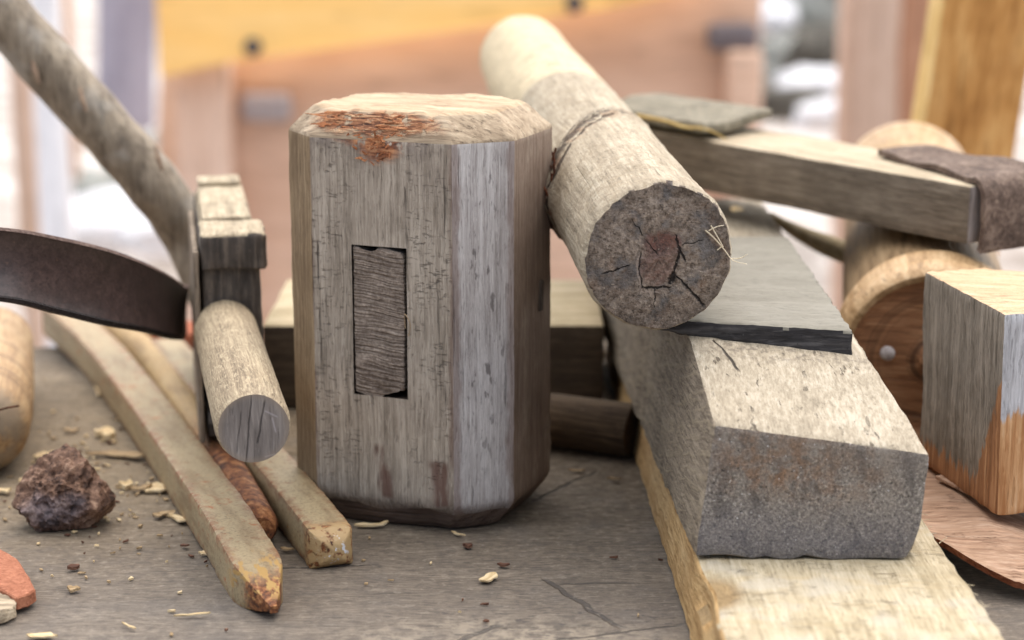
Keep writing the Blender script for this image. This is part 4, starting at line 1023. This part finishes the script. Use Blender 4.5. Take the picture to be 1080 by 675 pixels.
chips = [  # px, py, length, width, thickness, curl, angle, material, label
    (113, 460, .011, .0062, .0032, .0004, -50, mc1, 'thick pale wood crumb between the turned baton and the long iron bar'),
    (124, 481, .026, .006, .0009, .0016, -12, mc2, 'long tan shaving below the thick pale crumb beside the long iron bar'),
    (47, 481, .0085, .0052, .0012, .0010, 10, mc1, 'small cupped chip in front of the rounded baton end'),
    (103, 414, .012, .0036, .001, .0006, -60, mc1, 'narrow pale chip at the far end of the bench near the long iron bar'),
    (133, 513, .0052, .0044, .0022, .0003, 20, mc1, 'little cream crumb right of the slag rock'),
    (148, 516, .009, .005, .001, .002, 15, mc2, 'cupped tan chip between the cream crumb and the ragged pale chip'),
    (168, 516, .011, .0085, .0012, .0010, -30, mc1, 'broad ragged pale chip close against the long iron bar'),
    (172, 543, .009, .0055, .0008, .0012, 25, mc2, 'dull tan chip lying flat left of the folded pale chip'),
    (190, 549, .012, .0045, .0009, .0014, -35, mc1, 'pale folded chip pointing away from the long iron bar'),
    (217, 584, .005, .0035, .0008, .0006, 10, mc1, 'tiny pale chip tucked against the painted tip of the long iron bar'),
    (32, 507, .010, .004, .0012, .0010, 50, mc1, 'upright pale chip peeping out behind the slag rock'),
    (3, 519, .006, .004, .0012, .0004, 10, mc1, 'pale chip at the left edge behind the slag rock'),
    (75, 455, .007, .0035, .0008, .0008, 20, mc2, 'tan crumb behind the peak of the slag rock'),
    (392, 555, .0125, .0026, .0008, .0012, 8, mc1, 'bent pale chip under the front left corner of the mallet'),
    (483, 564, .0062, .0012, .0006, .0006, -40, mc1, 'thin white sliver just in front of the mallet'),
    (493, 577, .0036, .003, .0014, .0002, 0, mc3, 'round brown crumb in front of the mallet'),
    (515, 611, .0085, .0045, .0008, .0008, 58, mc1, 'cream leaf shaped chip on the open bench right of the mallet'),
    (531, 597, .0045, .002, .0008, .0005, -20, mc3, 'dark crumb beside the cream leaf shaped chip'),
    (203, 649, .0115, .0011, .0006, .0006, 8, mc1, 'straight pale splinter left of the painted bar tip'),
    (136, 661, .0065, .0009, .0005, .0004, -38, mc1, 'short thin splinter near the bottom edge at left'),
    (45, 672, .0105, .0032, .0007, .0008, -8, mc1, 'flat pale chip at the bottom edge below the clay shard'),
    (303, 580, .005, .0022, .0006, .0006, -15, mc2, 'small chip in the shade between rusty rod and pale square bar'),
    (647, 506, .006, .002, .0008, .0008, 0, mc2, 'small chip beside the pale plank in front of the dark rod'),
    (608, 497, .007, .002, .0006, .0006, 4, mc2, 'small chip in the shadow in front of the dark rod'),
    (77, 600, .004, .003, .0014, .0002, 0, mc3, 'brown crumb in front of the slag rock'),
    (78, 622, .0045, .0028, .0012, .0002, 0, mc2, 'grey crumb right of the clay shard'),
    (195, 576, .0035, .0025, .0008, .0002, 0, mc3, 'dark crumb on the bench left of the long iron bar'),
    (777, 222, .0055, .004, .0018, .0003, 0, mc1, 'pale chip on the far end of the grey olive lath beneath the flat bar'),
]
for i, (px, py, L, W, th_, cu, an, mt, lb) in enumerate(chips):
    zz = .0006 if i < len(chips) - 1 else .0895
    p = at_z(px, py, zz)
    tag(obj('wood_chip', flake(L, W, th_ * .8, cu * .55, i + 1, .6), mt, loc=(p.x, p.y, zz), rot=(R(random.uniform(-5, 5)), R(random.uniform(-5, 5)), R(an)), smooth=50), lb, 'wood chip', 'wood chips on the bench')

# sawdust and crumbs strewn over the bench
random.seed(21); bm = bmesh.new()
for i in range(260):
    if i < 225: px, py = random.gauss(110, 75), random.gauss(500, 50)
    else: px, py = random.uniform(0, 720), random.uniform(440, 690)
    if py < 400 or px < -40: continue
    p = at_z(px, py, 0); L = random.uniform(.0004, .0016); a = random.uniform(0, 6.3); wd = L * random.uniform(.2, .7); d = Vector((math.cos(a), math.sin(a), 0)); e = Vector((-d.y, d.x, 0))
    c0 = [p + d * L * u + e * wd * w_ for u, w_ in ((-1, -.6), (.7, -1), (1, .5), (-.5, 1))]
    lo = [bm.verts.new((q.x, q.y, .0001)) for q in c0]; hi = [bm.verts.new((q.x * .999 + p.x * .001, q.y, .0004 + random.random() * .0006)) for q in c0]
    mi = random.choice((0, 0, 1, 1, 2))
    fs = [bm.faces.new(hi)] + [bm.faces.new((lo[k], lo[(k + 1) % 4], hi[(k + 1) % 4], hi[k])) for k in range(4)]
    for f in fs: f.material_index = mi
bmesh.ops.recalc_face_normals(bm, faces=bm.faces)
tag(obj('sawdust', bm, [mc2, mc1, mc3], smooth=20), 'fine sawdust and crumbs strewn over the bench top', 'sawdust', kind='stuff')

# ================================================================== BLURRED BACKGROUND
ZG = -.75
def gnd():
    g = G('pale_ground'); v = g.obj
    n = g.noise(v, 3.2, 5, .6); n2 = g.noise(v, 11, 4, .6)
    col = g.ramp(g.add(g.mul(n, .6), g.mul(n2, .4)), [(.38, C(120, 108, 98)), (.5, C(172, 162, 154)), (.6, C(210, 205, 200))])
    return g.finish(col, .9, n2, .01)
bm = bmesh.new(); bmesh.ops.create_grid(bm, x_segments=40, y_segments=40, size=120)
tag(obj('ground', bm, gnd(), loc=(0, 60, ZG)), None, None, kind='structure')

mTim = wood('reddish_timber', C(202, 166, 142), C(216, 182, 158), C(226, 194, 172), axis=0, fine=60, band=10, crack=.2, blot=6, blotamt=.4, spot=C(188, 152, 134), bump=.001, along=3)  # timber colours raised to stand in for stronger sunlight behind the bench
mTil = wood('pale_timber', C(212, 180, 158), C(222, 192, 172), C(230, 204, 186), axis=2, fine=60, band=10, crack=.1, blot=6, along=3)
yb = 2.2
tr = thing('timber_trestle', 'long reddish timber trestle out of focus behind the bench', 'trestle', (0, yb, ZG))
def bgbox(name, pxa, pya, pxb, pyb, y, dep, mat, parent, tilt=0, zbot=None, bev=.01):
    a, b = at_y(pxa, pya, y), at_y(pxb, pyb, y)
    z0 = b.z if zbot is None else zbot
    o_ = parent.location if parent else Vector((0, 0, 0))
    bm = boxc(a.x - o_.x, b.x - o_.x, 0, dep, z0 - o_.z, a.z - o_.z); bevel(bm, bev, 2); subdiv(bm, .2); rough(bm, .004, 6, 2)
    return obj(name, bm, mat, parent, loc=(0, y - o_.y, 0) if parent else (0, y, 0))
# main face: slightly sloping top edge
a, b = at_y(232, 66, yb), at_y(806, -30, yb)
bm = hexa([(a.x, 0, .18), (b.x, 0, .18), (b.x, .08, .18), (a.x, .08, .18), (a.x, 0, a.z - ZG), (b.x, 0, b.z - ZG), (b.x, .08, b.z - ZG), (a.x, .08, a.z - ZG)]); bevel(bm, .01, 2); subdiv(bm, .1); rough(bm, .004, 6, 3)
obj('face_board', bm, mTim, tr)
p_ = at_y(182, 78, yb - .06); q_ = at_y(240, 78, yb - .06)
for x0, x1, mt in ((p_.x, q_.x, mTil), (at_y(770, 0, yb - .06).x, at_y(806, 0, yb - .06).x, mTim)):
    bm = boxc(x0, x1, -.06, -.002, 0, p_.z - ZG + .03); bevel(bm, .008, 2); subdiv(bm, .1); rough(bm, .003, 8, 2); obj('leg', bm, mt, tr)
c_ = at_y(285, 115, yb - .03)
bm = boxc(-.045, .03, -.03, 0, -.02, .022); bevel(bm, .012, 3); obj('iron_bracket', bm, wood('bracket_grey', C(150, 140, 140), C(176, 168, 170), C(196, 190, 194), crack=0), tr, loc=(c_.x, 0, c_.z - ZG))
c_ = at_y(772, 40, yb - .03)
bm = boxc(-.035, .04, -.03, 0, -.02, .02); bevel(bm, .012, 3); obj('iron_bracket', bm, wood('bracket_dark', C(90, 84, 88), C(116, 110, 114), C(140, 134, 138), crack=0), tr, loc=(c_.x, 0, c_.z - ZG))
# orange board leaning above
mOr = wood('orange_paint', C(246, 190, 104), C(250, 202, 124), C(252, 210, 140), axis=0, fine=30, band=5, crack=0, blot=4, blotamt=.3, spot=C(246, 194, 112), speck=0, bump=.0005, along=2, rough=.5)  # orange lightened as well, with the background's sunlight put into the paint colour
yo = yb - .07
P4 = [at_y(172, 80, yo), at_y(240, 64, yo), at_y(640, 2, yo), at_y(760, -20, yo), at_y(760, -150, yo), at_y(160, -150, yo)]
ob = thing('orange_board', 'bright orange painted board leaning on the trestle, out of focus', 'painted board', (0, yo, ZG))
bm = prism([(p.x, p.z - ZG) for p in P4], 0, .035); bm.transform(Matrix.Rotation(R(90), 4, 'X')); bevel(bm, .006, 2); bmesh.ops.triangulate(bm, faces=[f for f in bm.faces if len(f.verts) > 4])
obj('board_panel', bm, mOr, ob)
mBolt = wood('dark_bolt', C(40, 42, 52), C(62, 66, 78), C(88, 92, 104), crack=0)
for px, py in ((266, 50), (606, 4)):
    c_ = at_y(px, py, yo - .05); bm = lathe([(.004, 0), (.013, .003), (.0135, .012), (.011, .022), (.004, .026)], 6)
    obj('bolt', bm, mBolt, ob, loc=(c_.x, -.035, c_.z - ZG), rot=(R(90), 0, 0))
# posts and panels at left
def post(name, label, cat, pxa, pxb, y, dep, mat, ztop=.5, lean=0, zb_=0):
    a, b = at_y(pxa, 100, y), at_y(pxb, 100, y)
    w2 = (b.x - a.x) / 2
    bm = boxc(-w2, w2, 0, dep, zb_, ztop - ZG); bevel(bm, min(.012, w2 * .3), 2); subdiv(bm, .12); rough(bm, .003, 8, int(pxa))
    return tag(obj(name, bm, mat, loc=((a.x + b.x) / 2, y, ZG), rot=(0, lean, 0)), label, cat)
mWh = wood('white_paint', C(226, 226, 230), C(238, 238, 242), C(244, 244, 246), axis=2, fine=40, band=6, crack=0, speck=0, along=3)
mTn = wood('tan_post_wood', C(190, 160, 138), C(208, 180, 160), C(222, 198, 180), axis=2, fine=40, band=6, crack=0, along=3)
mBg = wood('blue_grey_sheet', C(150, 150, 168), C(168, 168, 186), C(182, 184, 200), axis=2, fine=20, band=4, crack=0, along=2)
post('white_post', 'bright white upright post out of focus at the left, in front of the tan post', 'post', 33, 64, 1.9, .04, mWh)
post('tan_post', 'thin tan upright post out of focus left of the white post', 'post', 10, 31, 2.0, .04, mTn)
post('upright_sheet', 'blue grey upright sheet out of focus between the tan pole and the cream pole', 'sheet', 76, 138, 2.6, .03, mBg, lean=R(3.5), zb_=.56)
post('cream_pole', 'slanted cream pole out of focus at the edge of the orange board', 'pole', 138, 162, 2.45, .03, mTn, lean=R(4), zb_=.48)
post('tan_pole', 'pale tan pole out of focus right of the white post', 'pole', 60, 77, 2.3, .03, mTn, zb_=.52)
post('reddish_post', 'wide reddish grey timber post out of focus left of the golden board', 'post', 892, 948, 2.3, .1, wood('pinkish_post_wood', C(180, 152, 134), C(198, 172, 154), C(210, 186, 170), axis=2, fine=40, band=6, crack=.1, along=3))
post('brown_post', 'darker brown timber post out of focus directly behind the reddish grey post', 'post', 944, 990, 2.42, .1, wood('brown_post_wood', C(168, 124, 98), C(184, 142, 116), C(198, 158, 132), axis=2, fine=40, band=6, crack=.1, along=3))
# rocks
def rock(px, py, y, r, mat, label, seed, sq=(1, 1, .8)):
    c_ = at_y(px, py, y)
    bm = bmesh.new(); bmesh.ops.create_icosphere(bm, subdivisions=4, radius=1)
    for vtx in bm.verts:
        d = vtx.co.copy(); k = r * (1 + .35 * fbm(d, 1.2, seed, 3)); vtx.co = Vector((d.x * k * sq[0], d.y * k * sq[1], d.z * k * sq[2]))
    tag(obj('background_rock', bm, mat, loc=c_, smooth=50), label, 'rock', 'rocks heaped behind the bench')
mrG = wood('grey_rock', C(120, 122, 118), C(150, 152, 146), C(176, 176, 170), crack=0, fine=20, band=8, blot=6, along=12)
mrD = wood('dark_rock', C(64, 60, 54), C(88, 84, 76), C(116, 112, 104), crack=0, fine=20, band=8, blot=6, along=12)
mrW = wood('white_rock', C(208, 208, 210), C(226, 226, 230), C(238, 238, 242), crack=0, fine=20, band=8, blot=6, along=12)
rock(850, 10, 4.6, .17, mrG, 'pale grey boulder at the top between trestle and reddish post', 1)
rock(866, 62, 4.2, .10, mrD, 'dark boulder below the pale grey boulder', 2)
rock(826, 70, 4.3, .09, mrG, 'grey rock at the right end of the trestle', 3)
rock(860, 92, 3.9, .075, mrW, 'white rock below the dark boulder', 4, (1.3, 1, .6))
rock(832, 112, 3.7, .07, mrD, 'dark rock low beside the trestle end', 5, (1.2, 1, .6))
rock(872, 122, 3.5, .06, mrW, 'white rock just above the flat bar', 6, (1.2, 1, .6))
rock(815, 20, 4.4, .06, mrW, 'small white rock at the top corner of the trestle', 7)
rock(120, 235, 3.4, .11, mrW, 'white rock seen under the branch', 8, (1.5, 1, .5))
rock(172, 172, 3.8, .10, mrG, 'grey rock just above the branch end', 9, (1.2, 1, .7))
rock(95, 205, 3.7, .08, mrG, 'grey rock below the branch beside the white post', 10, (1.2, 1, .7))
rock(180, 250, 3.3, .08, mrW, 'white rock behind the upper end of the curved band', 11, (1.2, 1, .6))
